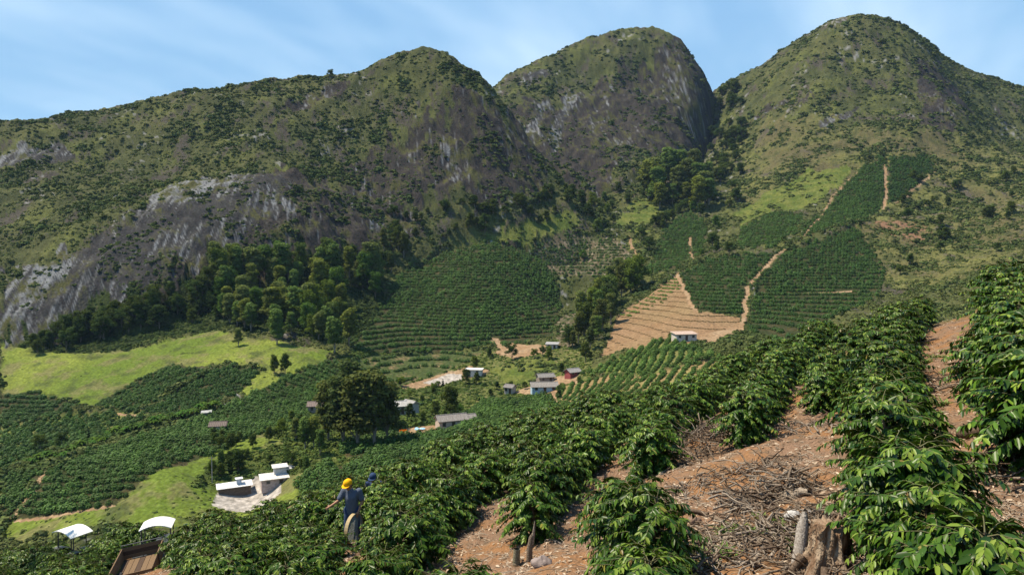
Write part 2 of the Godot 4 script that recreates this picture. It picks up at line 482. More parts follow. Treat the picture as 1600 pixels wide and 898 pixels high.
func zone_color(z: int, x: float, d: float, slope: float, on_left: bool) -> Color:
	var n1 := nz.get_noise_2d(x * 0.012, d * 0.012)
	var n2 := nz.get_noise_2d(x * 0.07 + 9.0, d * 0.07)
	var n3 := nz2.get_noise_2d(x * 0.35, d * 0.35)
	var c: Color
	match z:
		PASTURE:
			c = Color(0.135, 0.19, 0.032).lerp(Color(0.215, 0.255, 0.048), clampf(n1 * 1.6 + 0.5 + n2 * 0.5, 0, 1))
			c = c.lerp(Color(0.20, 0.17, 0.085), clampf(nz.get_noise_2d(x * 0.05 + 44.0, d * 0.05) * 2.4 - 0.15 + n3 * 0.6, 0, 0.65))
			c = c.lerp(Color(0.065, 0.085, 0.03), clampf(n2 * 2.0 - 0.2 + n3 * 0.7, 0, 0.8))
		BRIGHT:
			c = Color(0.10, 0.135, 0.03).lerp(Color(0.16, 0.175, 0.046), clampf(n2 * 1.5 + 0.4 + n3 * 0.4, 0, 1))
		COFFEE:
			c = Color(0.045, 0.055, 0.022).lerp(Color(0.09, 0.07, 0.035), clampf(n2 + 0.2, 0, 1))
		SPARSE:
			c = Color(0.075, 0.10, 0.034).lerp(Color(0.22, 0.16, 0.085), clampf(n2 * 2.0 - 0.3 + n3 * 0.9, 0, 1))
		TAN:
			c = Color(0.31, 0.195, 0.11).lerp(Color(0.29, 0.20, 0.105), clampf(n1 + 0.5, 0, 1))
			c = c.lerp(Color(0.24, 0.14, 0.07), clampf(n2 * 0.9 + n3 * 0.3, 0, 0.6))
		ROWS, YOUNG:
			c = Color(0.14, 0.18, 0.04).lerp(Color(0.20, 0.19, 0.07), clampf(n2 + 0.5, 0, 1))
		STRIPS:
			c = Color(0.27, 0.23, 0.09).lerp(Color(0.30, 0.20, 0.10), clampf(n2 + 0.5, 0, 1))
		YARD, ROAD:
			c = Color(0.32, 0.20, 0.11).lerp(Color(0.40, 0.28, 0.17), clampf(n2 + 0.5, 0, 1))
		CONCRETE:
			c = Color(0.42, 0.38, 0.33).lerp(Color(0.50, 0.45, 0.40), clampf(n3 + 0.5, 0, 1))
		CLEARING:
			c = Color(0.15, 0.12, 0.075).lerp(Color(0.07, 0.085, 0.035), clampf(n2 * 1.5 + 0.4, 0, 1))
			c = c.lerp(Color(0.32, 0.26, 0.19), clampf(n3 * 2.0 - 0.5, 0, 1))
		REDSOIL:
			c = Color(0.12, 0.12, 0.045).lerp(Color(0.26, 0.15, 0.09), clampf(n2 * 2.0 + 0.6, 0, 1))
		FOREST:
			c = Color(0.03, 0.045, 0.016).lerp(Color(0.08, 0.10, 0.03), clampf(n2 + 0.3, 0, 1))
		VALLEY:
			c = Color(0.06, 0.085, 0.024).lerp(Color(0.15, 0.17, 0.05), clampf(n2 + 0.5 + n1, 0, 1))
			c = c.lerp(Color(0.2, 0.15, 0.08), clampf(n3 * 1.2 + n1 - 0.2, 0, 0.6))
		PALEROCK, DARKROCK:
			# water stains run down the fall of the rock
			var across := x * 0.9 + d * 0.15
			var st := nz.get_noise_2d(across * 0.30, d * 0.012)
			var st2 := nz2.get_noise_2d(across * 0.8, d * 0.04 + 7.0)
			var pale := clampf(st * 2.0 + st2 * 1.1 + n1 * 2.2 + n3 * 0.6 + (-0.05 if z == PALEROCK else -1.0), 0, 1)
			c = (Color(0.042, 0.041, 0.041) if z == PALEROCK else Color(0.040, 0.036, 0.033)).lerp(Color(0.078, 0.073, 0.068) if z == PALEROCK else Color(0.072, 0.062, 0.054), clampf(n2 + 0.5, 0, 1))
			c = c.lerp(Color(0.235, 0.24, 0.245), pale)
			var veg := clampf(n2 * 3.0 + n1 * 1.5 + n3 * 1.4 - (0.5 if z == PALEROCK else 0.38), 0, 1)
			c = c.lerp(Color(0.085, 0.085, 0.032), veg)
		DRYSLOPE:
			c = Color(0.13, 0.115, 0.055).lerp(Color(0.165, 0.168, 0.056), clampf(n1 * 1.6 + 0.5 + n2 * 0.5, 0, 1))
			c = c.lerp(Color(0.055, 0.065, 0.028), clampf(n2 * 2.2 + n3 * 0.9 - 0.2, 0, 0.8))
			c = c.lerp(Color(0.10, 0.085, 0.07), clampf(nz.get_noise_2d(x * 0.035 - 30.0, d * 0.02) * 4.0 - 1.2 + n3, 0, 0.9))
		_:
			c = Color(0.080, 0.090, 0.036).lerp(Color(0.118, 0.122, 0.047), clampf(n1 * 1.3 + 0.5, 0, 1))
			c = c.lerp(Color(0.135, 0.148, 0.044), clampf(nz.get_noise_2d(x * 0.02 + 70.0, d * 0.02) * 2.4 - 0.1, 0, 0.85))
			c = c.lerp(Color(0.052, 0.064, 0.027), clampf(n2 * 2.4 + n3 * 0.9 - 0.1, 0, 0.8))
			var bare := nz.get_noise_2d(x * 0.035 - 30.0, d * 0.02) * 1.7 + n3 * 0.7 - (0.35 if on_left else 0.5)
			c = c.lerp(Color(0.085, 0.072, 0.062), clampf(bare * 3.0, 0, 0.9))
			var fleck := nz2.get_noise_2d(x * 0.10 + 13.0, d * 0.16) + nz.get_noise_2d(x * 0.012 + 3.0, d * 0.012) - 0.72
			c = c.lerp(Color(0.30, 0.29, 0.28), clampf(fleck * 5.0, 0, 0.8))
	return c * (1.0 + n3 * 0.3)

func build_terrain_meshes():
	var m := vmat(0.95, 0.15)
	m.normal_enabled = true
	m.normal_texture = bump_tex(5, 0.02, 9.0)
	m.normal_scale = 1.0
	m.albedo_texture = noise_tex(6, 0.03, Color(0.62, 0.62, 0.62), Color(1, 1, 1), 512, 5)
	m.uv1_triplanar = true
	m.uv1_world_triplanar = true
	m.uv1_scale = Vector3(0.045, 0.045, 0.045)
	land_mesh(HB, "terrain", "green valley land with fields rising to the right mountain", m, 0, 0)
	land_mesh(HB, "mountain", "tall rounded olive green mountain rising at the right", m, 0, 1)
	land_mesh(H1, "mountain", "broad left mountain with a streaked grey rock cliff", m, 1, 0)
	land_mesh(H2, "mountain", "domed dark rock mountain in the middle, behind the others", m, 2, 0)

func land_mesh(H: PackedFloat32Array, called: String, label: String, m: Material, which: int, high: int):
	var index := PackedInt32Array(); index.resize(NU * NW); index.fill(-1)
	var verts := PackedVector3Array(); var norms := PackedVector3Array(); var cols := PackedColorArray(); var tris := PackedInt32Array()
	var keep := PackedByteArray(); keep.resize(NU * NW)
	for j in NW:
		for i in NU:
			var k := j * NU + i
			if H[k] < HM[k] - 9.0: continue
			if which == 0:
				var up := 1 if (gw(j) > 6.39 and gu(i) > 0.29 + (6.7 - gw(j)) * 0.5) else 0
				if up != high:
					# one shared row of points along the seam
					var seam := false
					for o in [1, -1, NU, -NU, NU + 1]:
						var kk: int = k + o
						if kk < 0 or kk >= NU * NW: continue
						var jj := kk / NU; var ii := kk % NU
						var uq := 1 if (gw(jj) > 6.39 and gu(ii) > 0.29 + (6.7 - gw(jj)) * 0.5) else 0
						if uq == high: seam = true
					if not seam or high == 0: continue
			keep[k] = 1
	for j in NW - 1:
		for i in NU - 1:
			var k := j * NU + i
			if keep[k] + keep[k + 1] + keep[k + NU] + keep[k + NU + 1] < 4: continue
			for o in [0, 1, NU, NU + 1]:
				var kk: int = k + o
				if index[kk] >= 0: continue
				var jj := kk / NU; var ii := kk % NU
				var d := exp(gw(jj)); var x := gu(ii) * d
				index[kk] = verts.size()
				verts.append(Vector3(x, H[kk], -d))
				var il := maxi(ii - 1, 0); var ir := mini(ii + 1, NU - 1)
				var jn := maxi(jj - 1, 0); var jf := mini(jj + 1, NW - 1)
				var dn := exp(gw(jn)); var df := exp(gw(jf))
				var tx := Vector3((gu(ir) - gu(il)) * d, H[jj * NU + ir] - H[jj * NU + il], 0)
				var tz := Vector3(gu(ii) * (df - dn), H[jf * NU + ii] - H[jn * NU + ii], -(df - dn))
				var nn := tx.cross(tz).normalized()
				norms.append(nn)
				cols.append(zone_color(ZN[kk], x, d, nn.y, which == 1))
			var a := index[k]; var b := index[k + 1]; var c := index[k + NU]; var e := index[k + NU + 1]
			tris.append(a); tris.append(c); tris.append(b)
			tris.append(b); tris.append(c); tris.append(e)
	var arr := []
	arr.resize(Mesh.ARRAY_MAX)
	arr[Mesh.ARRAY_VERTEX] = verts; arr[Mesh.ARRAY_NORMAL] = norms; arr[Mesh.ARRAY_COLOR] = cols; arr[Mesh.ARRAY_INDEX] = tris
	var me := ArrayMesh.new()
	me.add_surface_from_arrays(Mesh.PRIMITIVE_TRIANGLES, arr)
	var o := part(called, me, m, self)
	tag(o, label, "mountain" if called == "mountain" else "terrain", "", "structure")
	print(called, " ", verts.size(), " points")

# ---------------------------------------------------------------- the near hillside
const CREST := [-80.0, 44.0, -31.0, 38.0, -22.0, 35.5, -12.5, 31.0, -6.0, 30.5, 6.0, 32.0, 11.0, 31.0, 15.0, 28.0, 20.0, 25.0, 60.0, 26.0]

func crest(x: float) -> float:
	for k in CREST.size() / 2 - 1:
		if x <= CREST[k * 2 + 2]:
			return lerpf(CREST[k * 2 + 1], CREST[k * 2 + 3], clampf((x - CREST[k * 2]) / (CREST[k * 2 + 2] - CREST[k * 2]), 0, 1))
	return 22.0

func near_ground(x: float, d: float) -> float:
	var y := -4.0 + 0.3 * (x - 3.0) - 0.16 * (d - 10.0)
	var t := maxf(0.0, d - crest(x))
	y -= 0.9 * t * t / (t + 6.0)
	y -= 0.95 * exp(-((x + 14.7) * (x + 14.7) + (d - 27.8) * (d - 27.8)) / 13.0)      # the track cut where the tractor stands
	y += nz.get_noise_2d(x * 0.35, d * 0.35) * 0.22 + nz2.get_noise_2d(x * 2.3, d * 2.3) * 0.045
	return y

func near_spot(px: float, py: float, h := 0.0) -> Vector3:     # the place whose point h above the slope is seen at px, py
	var r := dir_of(px, py)
	var den := r.y - 0.3 * r.x + 0.16
	var d := (h - 3.3) / minf(den, -0.012)
	d = minf(d, 44.0)
	return Vector3(r.x * d, near_ground(r.x * d, d), -d)

func build_hillside():
	var cu := 330; var cw := 600
	var verts := PackedVector3Array(); var cols := PackedColorArray(); var tris := PackedInt32Array()
	for j in cw:
		var d := exp(lerpf(0.1, 5.15, float(j) / (cw - 1)))
		for i in cu:
			var u := lerpf(-1.4, 1.4, float(i) / (cu - 1))
			var x := u * d
			var y := near_ground(x, d)
			y += nz2.get_noise_2d(x * 7.0, d * 7.0) * 0.018
			verts.append(Vector3(x, y, -d))
			var n1 := nz.get_noise_2d(x * 0.5 + 20.0, d * 0.5)
			var n2 := nz2.get_noise_2d(x * 3.0, d * 3.0)
			var n3 := nz2.get_noise_2d(x * 11.0, d * 11.0)
			var c := Color(0.34, 0.18, 0.085).lerp(Color(0.285, 0.18, 0.115), clampf(n1 * 2.2 + 0.75 + n2 * 0.6, 0, 1))
			c = c.lerp(Color(0.19, 0.135, 0.09), clampf(n3 * 1.4 + n2 * 0.9 - 0.1, 0, 0.75))
			c = c.lerp(Color(0.36, 0.29, 0.21), clampf(n3 * 1.6 - n1 - 0.75, 0, 0.7))
			var over := d - crest(x) + 1.0
			if over > 0.0: c = c.lerp(Color(0.07, 0.10, 0.032), clampf(over / 3.0 + n2 * 0.6, 0, 1))
			cols.append(c)
	for j in cw - 1:
		for i in cu - 1:
			var k := j * cu + i
			tris.append(k); tris.append(k + cu); tris.append(k + 1)
			tris.append(k + 1); tris.append(k + cu); tris.append(k + cu + 1)
	var m := vmat(0.95, 0.15)
	m.normal_enabled = true
	m.normal_texture = bump_tex(15, 0.03, 7.0)
	m.albedo_texture = noise_tex(16, 0.05, Color(0.55, 0.55, 0.55), Color(1, 1, 1), 512, 5)
	m.uv1_triplanar = true; m.uv1_world_triplanar = true
	m.uv1_scale = Vector3(0.7, 0.7, 0.7)
	var o := part("ground", smooth_mesh(verts, cols, tris), m, self)
	tag(o, "reddish brown soil of the near hillside between the coffee shrubs", "ground", "", "structure")

func smooth_mesh(verts: PackedVector3Array, cols: PackedColorArray, tris: PackedInt32Array) -> ArrayMesh:
	var norms := PackedVector3Array(); norms.resize(verts.size())
	for t in tris.size() / 3:
		var a := tris[t * 3]; var b := tris[t * 3 + 1]; var c := tris[t * 3 + 2]
		var n := (verts[c] - verts[a]).cross(verts[b] - verts[a])
		norms[a] += n; norms[b] += n; norms[c] += n
	for i in norms.size(): norms[i] = norms[i].normalized()
	return array_mesh(verts, norms, cols, tris)

func array_mesh(verts, norms, cols, tris) -> ArrayMesh:
	var arr := []
	arr.resize(Mesh.ARRAY_MAX)
	arr[Mesh.ARRAY_VERTEX] = verts; arr[Mesh.ARRAY_NORMAL] = norms
	if cols != null and cols.size(): arr[Mesh.ARRAY_COLOR] = cols
	if tris != null: arr[Mesh.ARRAY_INDEX] = tris
	var me := ArrayMesh.new()
	me.add_surface_from_arrays(Mesh.PRIMITIVE_TRIANGLES, arr)
	return me

# a growing list of triangles
class Heap:
	var v := PackedVector3Array(); var n := PackedVector3Array(); var c := PackedColorArray(); var t := PackedInt32Array()
	func quad(a: Vector3, b: Vector3, cc: Vector3, d: Vector3, nn: Vector3, col: Color):
		var k := v.size()
		v.append(a); v.append(b); v.append(cc); v.append(d)
		for i in 4: n.append(nn); c.append(col)
		if (b - a).cross(d - a).dot(nn) < 0.0:
			t.append(k); t.append(k + 1); t.append(k + 2); t.append(k); t.append(k + 2); t.append(k + 3)
		else:
			t.append(k); t.append(k + 2); t.append(k + 1); t.append(k); t.append(k + 3); t.append(k + 2)
	func leaf(p: Vector3, ax: Vector3, up: Vector3, len: float, wid: float, bend: float, col: Color):
		# a folded, curved leaf: base, two edges, midrib, tip
		var side := ax.cross(up).normalized()
		var nn := side.cross(ax).normalized()
		if nn.dot(up) < 0.0: nn = -nn
		var k := v.size()
		v.append(p)
		n.append(nn)
		for st in [[0.28, 0.42, 0.03], [0.66, 0.40, 0.40]]:
			var m: Vector3 = p + ax * len * st[0] - nn * len * bend * st[2]
			v.append(m + side * wid * st[1] + nn * wid * 0.13); n.append((nn - side * 0.35).normalized())
			v.append(m - nn * wid * 0.06); n.append(nn)
			v.append(m - side * wid * st[1] + nn * wid * 0.13); n.append((nn + side * 0.35).normalized())
		v.append(p + ax * len - nn * len * bend); n.append((nn + ax * bend * 1.5).normalized())
		for i in 8: c.append(col)
		for q in [0, 2, 1, 0, 3, 2, 1, 2, 5, 1, 5, 4, 2, 3, 6, 2, 6, 5, 4, 5, 7, 5, 6, 7]: t.append(k + q)
	func tube(pts: Array, radii: Array, sides: int, col: Color):
		var k := v.size()
		var m := pts.size()
		for i in m:
			var ax: Vector3 = (pts[mini(i + 1, m - 1)] - pts[maxi(i - 1, 0)]).normalized()
			var a := ax.cross(Vector3(0.31, 0.11, 0.94)).normalized()
			if a.length() < 0.5: a = ax.cross(Vector3.RIGHT).normalized()
			var b := ax.cross(a)
			for s in sides:
				var an := TAU * s / sides
				var o := a * cos(an) + b * sin(an)
				v.append(pts[i] + o * radii[i]); n.append(o); c.append(col)
		for i in m - 1:
			for s in sides:
				var q := k + i * sides + s; var q2 := k + i * sides + (s + 1) % sides
				t.append(q); t.append(q + sides); t.append(q2); t.append(q2); t.append(q + sides); t.append(q2 + sides)
		for e in [0, m - 1]:
			var ce := v.size()
			var ax2: Vector3 = (pts[1] - pts[0]) if e == 0 else (pts[m - 1] - pts[m - 2])
			v.append(pts[e]); n.append(ax2.normalized() * (-1.0 if e == 0 else 1.0)); c.append(col)
			for s in sides:
				t.append(ce); t.append(k + e * sides + s); t.append(k + e * sides + (s + 1) % sides)
	func box(lo: Vector3, hi: Vector3, col := Color.WHITE):
		var p := [Vector3(lo.x, lo.y, lo.z), Vector3(hi.x, lo.y, lo.z), Vector3(hi.x, hi.y, lo.z), Vector3(lo.x, hi.y, lo.z), Vector3(lo.x, lo.y, hi.z), Vector3(hi.x, lo.y, hi.z), Vector3(hi.x, hi.y, hi.z), Vector3(lo.x, hi.y, hi.z)]
		quad(p[0], p[1], p[2], p[3], Vector3(0, 0, -1), col); quad(p[5], p[4], p[7], p[6], Vector3(0, 0, 1), col)
		quad(p[4], p[0], p[3], p[7], Vector3(-1, 0, 0), col); quad(p[1], p[5], p[6], p[2], Vector3(1, 0, 0), col)
		quad(p[3], p[2], p[6], p[7], Vector3(0, 1, 0), col); quad(p[4], p[5], p[1], p[0], Vector3(0, -1, 0), col)
	func slab(corners: Array, thick: float, col := Color.WHITE):      # four corners of a sheet, given some thickness
		var nn: Vector3 = (corners[1] - corners[0]).cross(corners[3] - corners[0]).normalized()
		if nn.y < 0: nn = -nn
		var lo := []
		for q in corners: lo.append(q - nn * thick)
		quad(corners[0], corners[1], corners[2], corners[3], nn, col)
		quad(lo[3], lo[2], lo[1], lo[0], -nn, col)
		for i in 4:
			var j := (i + 1) % 4
			var sn: Vector3 = (corners[j] - corners[i]).cross(nn).normalized()
			quad(corners[i], lo[i], lo[j], corners[j], sn, col)
	func mesh() -> ArrayMesh:
		var arr := []
		arr.resize(Mesh.ARRAY_MAX)
		arr[Mesh.ARRAY_VERTEX] = v; arr[Mesh.ARRAY_NORMAL] = n; arr[Mesh.ARRAY_COLOR] = c; arr[Mesh.ARRAY_INDEX] = t
		var me := ArrayMesh.new()
		me.add_surface_from_arrays(Mesh.PRIMITIVE_TRIANGLES, arr)
		return me

# ---------------------------------------------------------------- coffee shrubs
var people_spots := []

func coffee_mesh(seed_: int, single := 0) -> Array:      # foliage, stems, and the placing of some single leaves
	var r := RandomNumberGenerator.new()
	r.seed = seed_
	var lf := Heap.new(); var wd := Heap.new()
	var loose := []
	var bark := Color(0.13, 0.10, 0.07)
	var stems := 2 + seed_ % 2
	var tone := r.randf_range(0.85, 1.2)
	for s in stems:
		var lean := Vector3(r.randf_range(-0.16, 0.16), 1.0, r.randf_range(-0.16, 0.16)).normalized()
		var foot := Vector3(r.randf_range(-0.12, 0.12), -0.1, r.randf_range(-0.12, 0.12))
		var tall := r.randf_range(1.2, 1.5)
		wd.tube([foot, foot + lean * tall * 0.5, foot + lean * tall], [0.035, 0.022, 0.008], 5, bark)
		var nb := 150 / stems
		for b in nb:
			var f := (b + r.randf()) / nb
			var hb := lerpf(0.12, tall, pow(f, 0.85))
			var root := foot + lean * hb
			var az := b * 2.39996 + r.randf_range(-0.4, 0.4) + s * 1.7
			var span := lerpf(0.46, 0.80, clampf(f * 2.4, 0, 1)) * (1.0 - pow(f, 2.6) * 0.66) * r.randf_range(0.62, 1.18)
			var out := Vector3(cos(az), 0, sin(az))
			var rise := r.randf_range(0.15, 0.6) + f * 0.5
			var drop := r.randf_range(0.4, 1.0)
			var pts := []
			for q in 4:
				var t := q / 3.0
				pts.append(root + out * span * t + Vector3.UP * span * (rise * t - drop * t * t))
			wd.tube(pts, [0.008, 0.006, 0.005, 0.003], 3, bark.lerp(Color(0.08, 0.10, 0.03), 0.5))
			var nn := int(span / 0.046) + 1
			for q in nn:
				var t := 0.3 + 0.72 * (q + r.randf() * 0.6) / nn
				var p := root + out * span * t + Vector3.UP * span * (rise * t - drop * t * t)
				var fw := (out + Vector3.UP * (rise - 2.0 * drop * t)).normalized()
				var young := 1.0 if (t > 0.82 and r.randf() < 0.5) or (f > 0.85 and r.randf() < 0.4) else 0.0
				for sd in [-1.0, 1.0]:
					var sidev: Vector3 = fw.cross(Vector3.UP).normalized() * sd
					var ax: Vector3 = (sidev * r.randf_range(0.35, 1.0) + fw * r.randf_range(0.2, 1.0) + Vector3.DOWN * r.randf_range(0.1, 1.1)).normalized()
					var up := (Vector3.UP + out * 0.6 + Vector3(r.randf_range(-0.5, 0.5), 0, r.randf_range(-0.5, 0.5))).normalized()
					var l := r.randf_range(0.085, 0.142) * (0.75 if young > 0 else 1.0)
					var k := r.randf()
					var col := Color(0.017, 0.042, 0.006).lerp(Color(0.060, 0.116, 0.014), k * k)
					if young > 0: col = Color(0.085, 0.145, 0.018).lerp(Color(0.15, 0.20, 0.03), k)
					elif r.randf() < 0.02: col = Color(0.16, 0.15, 0.03).lerp(Color(0.12, 0.08, 0.03), r.randf())
					col *= tone
					if loose.size() < single and t > 0.6 and r.randf() < 0.22:
						var side := ax.cross(up).normalized()
						var no := side.cross(ax).normalized()
						if no.dot(up) < 0.0: no = -no
						loose.append([Transform3D(Basis(ax * l, no * l, ax.cross(no) * l), p), 2 if young > 0 else int(k * 2.0)])
					else:
						lf.leaf(p, ax, up, l, l * 0.40, r.randf_range(0.02, 0.3), col)
	return [lf.mesh(), wd.mesh(), loose]

const ROWS_NEAR := [   # the tops of the shrubs along each row, near end first: photograph points; height; words for the row
	[[1630,850,1500,715,1415,625,1375,535,1400,482,1445,444], 1.85, "right of the big stump"],
	[[1650,500,1612,458,1578,404,1600,380], 2.3, "along the right edge"],
	[[1570,540,1548,480], 1.9, "just left of the tall right edge row"],
	[[1165,596,1195,560,1250,515,1330,472,1400,462], 1.8, "behind the brush piles"],
	[[1040,890,1000,790,975,698], 1.75, "bordering the bare soil on its left"],
	[[1015,640,1060,600,1120,556,1200,522,1260,505], 1.8, "above the left brush pile"],
	[[690,905,775,785,825,725,885,668,945,632,1000,600,1060,580], 1.8, "behind the grey dead post"],
	[[560,900,600,812,665,750,740,702,820,662,900,625], 1.8, "just right of the yellow capped man"],
	[[430,900,480,824,520,790,620,722,690,690,770,658,850,637], 1.8, "just left of the yellow capped man"],
	[[330,900,372,822,430,786,500,756,570,722,640,695], 1.8, "two rows left of the yellow capped man"],
	[[292,890,318,830,350,800,400,778,440,772], 1.8, "right of the wooden trailer"],
	[[20,900,80,866,140,842,190,812,250,800,310,796], 1.85, "between the two white canopies"],
	[[0,872,50,854,95,848], 1.8, "at the left edge below the white canopy"],
	[[50,915,110,890,150,868], 1.7, "left of the wooden trailer"],
	[[-10,905,20,895,60,880], 1.7, "in the lower left corner"],
	[[0,856,130,832,205,806,330,790,430,776,510,746,600,706,700,672,800,644,900,614,1000,592,1100,560,1200,524,1330,474], 1.85, "along the crest of the hillside"],
	[[215,822,330,806,430,792,500,766], 1.8, "below the left end of the crest"],
	[[1288,548,1322,508,1372,480], 1.75, "in the gap above the bare soil"],
	[[440,812,475,796,512,784], 1.7, "left behind the yellow capped man"],
	[[690,730,760,694,830,672,890,648,950,622], 1.75, "filling the gap below the farmhouse"],
	[[-20,856,40,848,100,842,140,836], 2.1, "hiding the left tractor"],
	[[-20,880,60,872,120,862,150,858], 2.0, "along the lower left border"],
]

var shrub_kinds := []
var shrub_mats := []
var close_kind := []
var leaf_unit := []
var taken := []

func free_spot(p: Vector3) -> bool:
	for q in people_spots:
		if Vector2(p.x - q.x, p.z - q.z).length() < 1.25: return false
	# the man's upper body is seen over the shrubs in front of him
	var wk: Vector3 = people_spots[0]
	var tt: float = p.dot(wk) / wk.dot(wk)
	if tt > 0.70 and tt < 1.0 and absf(p.x / -p.z - wk.x / -wk.z - 0.004) < 0.05: return false
	var pu := p.x / -p.z
	if pu > -0.60 and pu < -0.485 and p.z < -11.0 and p.z > -25.0: return false
	if Vector2(p.x + 13.85, -p.z - 25.2).length() < 1.9 or Vector2(p.x + 15.0, -p.z - 28.9).length() < 1.5 or Vector2(p.x + 21.35, -p.z - 33.2).length() < 1.5: return false
	var po := near_spot(822, 880)      # nothing hides the dead post
	if absf(pu - po.x / -po.z) < 0.075 and -p.z < -po.z + 0.75: return false
	for q in taken:
		if Vector2(p.x - q.x, p.z - q.z).length() < 0.8: return false
	return true

func add_shrub(p: Vector3, sc: float, label: String):
	taken.append(p)
	p.y = near_ground(p.x, -p.z) - 0.03
	var kd = shrub_kinds[rng.randi() % shrub_kinds.size()]
	var t := thing("coffee_shrub", label, "shrub", p, rng.randf() * TAU, "coffee shrubs on the near hillside")
	t.scale = Vector3(sc * rng.randf_range(1.08, 1.3), sc * 1.04, sc * rng.randf_range(1.08, 1.3))
	var near := -p.z < 7.4
	if near:
		kd = close_kind
		for l in kd[2]: part("leaf", leaf_unit[l[1]], shrub_mats[0], t).transform = l[0]
	var fo := part("foliage", kd[0], shrub_mats[0], t)
	if near: fo.set_meta("kind", "stuff")
	part("stem", kd[1], shrub_mats[1], t)

func build_shrubs():
	people_spots = [worker_spot(), helper_spot()]
	shrub_mats = [vmat(0.34, 0.24, 0.36), vmat(0.9, 0.2)]
	for k in 8: shrub_kinds.append(coffee_mesh(100 + k))
	close_kind = coffee_mesh(120, 290)
	for c in [Color(0.020, 0.048, 0.008), Color(0.048, 0.095, 0.012), Color(0.11, 0.17, 0.024)]:
		var h := Heap.new()
		h.leaf(Vector3.ZERO, Vector3.RIGHT, Vector3.UP, 1.0, 0.40, 0.16, c)
		leaf_unit.append(h.mesh())
	var total := 0
	for row in ROWS_NEAR:
		var pts := []
		var line: Array = row[0]
		for k in line.size() / 2: pts.append(near_spot(line[k * 2], line[k * 2 + 1], row[1] * 0.8))
		var left := 0.0
		var count := 0
		for k in pts.size() - 1:
			var a: Vector3 = pts[k]; var b: Vector3 = pts[k + 1]
			var len := Vector2(a.x - b.x, a.z - b.z).length()
			var s := left
			while s < len:
				var p := a.lerp(b, s / len)
				s += rng.randf_range(1.0, 1.3)
				p.x += rng.randf_range(-0.1, 0.1); p.z += rng.randf_range(-0.1, 0.1)
				if not free_spot(p): continue
				count += 1; total += 1
				add_shrub(p, row[1] * 0.8 / 1.68 * rng.randf_range(0.85, 1.12), "%s coffee shrub from below in the row %s" % [nth(count), row[2]])
			left = s - len
	# shrubs close round the two people: offset right and towards the viewer, height
	var wk: Vector3 = people_spots[0]; var hl: Vector3 = people_spots[1]
	for a in [[wk, 0.72, 0.95, 0.95, "front right of the yellow capped man"], [wk, -0.32, 0.95, 0.92, "in front of the yellow capped man's legs"], [wk, 0.95, 0.35, 1.25, "right beside the yellow capped man"], [wk, -0.85, 0.55, 1.15, "under the yellow capped man's outstretched hand"], [wk, -1.5, -0.3, 1.3, "left behind the yellow capped man's hand"], [wk, -0.5, -1.0, 1.3, "just behind the yellow capped man"], [wk, -2.4, 0.4, 1.4, "two steps left of the yellow capped man"],
			[hl, -0.25, 0.85, 1.42, "in front of the hidden person"], [hl, 0.6, 0.75, 1.5, "right in front of the hidden person"], [hl, 0.95, -0.3, 1.6, "right beside the hidden person"], [hl, -0.2, 2.0, 1.3, "two steps in front of the hidden person"]]:
		var p: Vector3 = a[0] + Vector3(a[1], 0, a[2])
		total += 1
		add_shrub(p, a[3] / 1.68, "coffee shrub %s" % a[4])
	print("shrubs ", total)

# ---------------------------------------------------------------- fields, scrub and trees
func tuft_mesh(seed_: int, cards: int, size: float, tall: float) -> ArrayMesh:
	var r := RandomNumberGenerator.new(); r.seed = seed_
	var h := Heap.new()
	for k in cards:
		var az := r.randf() * TAU
		var el := asin(r.randf_range(-0.15, 1.0))
		var o := Vector3(cos(az) * cos(el), sin(el), sin(az) * cos(el))
		var rad := r.randf_range(0.62, 1.0)
		var p := Vector3(o.x * rad, o.y * rad * tall + 0.25 * tall, o.z * rad)
		var nn := (o + Vector3(r.randf_range(-0.7, 0.7), r.randf_range(-0.3, 0.7), r.randf_range(-0.7, 0.7))).normalized()
		var a := nn.cross(Vector3(r.randf_range(-1, 1), r.randf_range(-1, 1), r.randf_range(-1, 1))).normalized() * size * r.randf_range(0.7, 1.2)
		var b := nn.cross(a).normalized() * size * r.randf_range(0.5, 1.0)
		var g := r.randf_range(0.7, 1.25)
		h.quad(p - a - b * 0.4, p + a * 0.4 - b, p + a + b * 0.4, p - a * 0.4 + b, nn, Color(g, g, g * r.randf_range(0.8, 1.1)))
	return h.mesh()

func scatter(called: String, label: String, category: String, mesh: Mesh, material: Material, xs: Array, cs: Array, parent: Node = self) -> MultiMeshInstance3D:
	var mm := MultiMesh.new()
	mm.transform_format = MultiMesh.TRANSFORM_3D
	mm.use_colors = true
	mm.mesh = mesh
	mm.instance_count = xs.size()
	for i in xs.size():
		mm.set_instance_transform(i, xs[i])
		mm.set_instance_color(i, cs[i])
	var o := MultiMeshInstance3D.new()
	o.name = numbered(called) if parent == self else called
	o.multimesh = mm
	o.material_override = material
	parent.add_child(o, true)
	tag(o, label, category, "", "stuff")
	return o

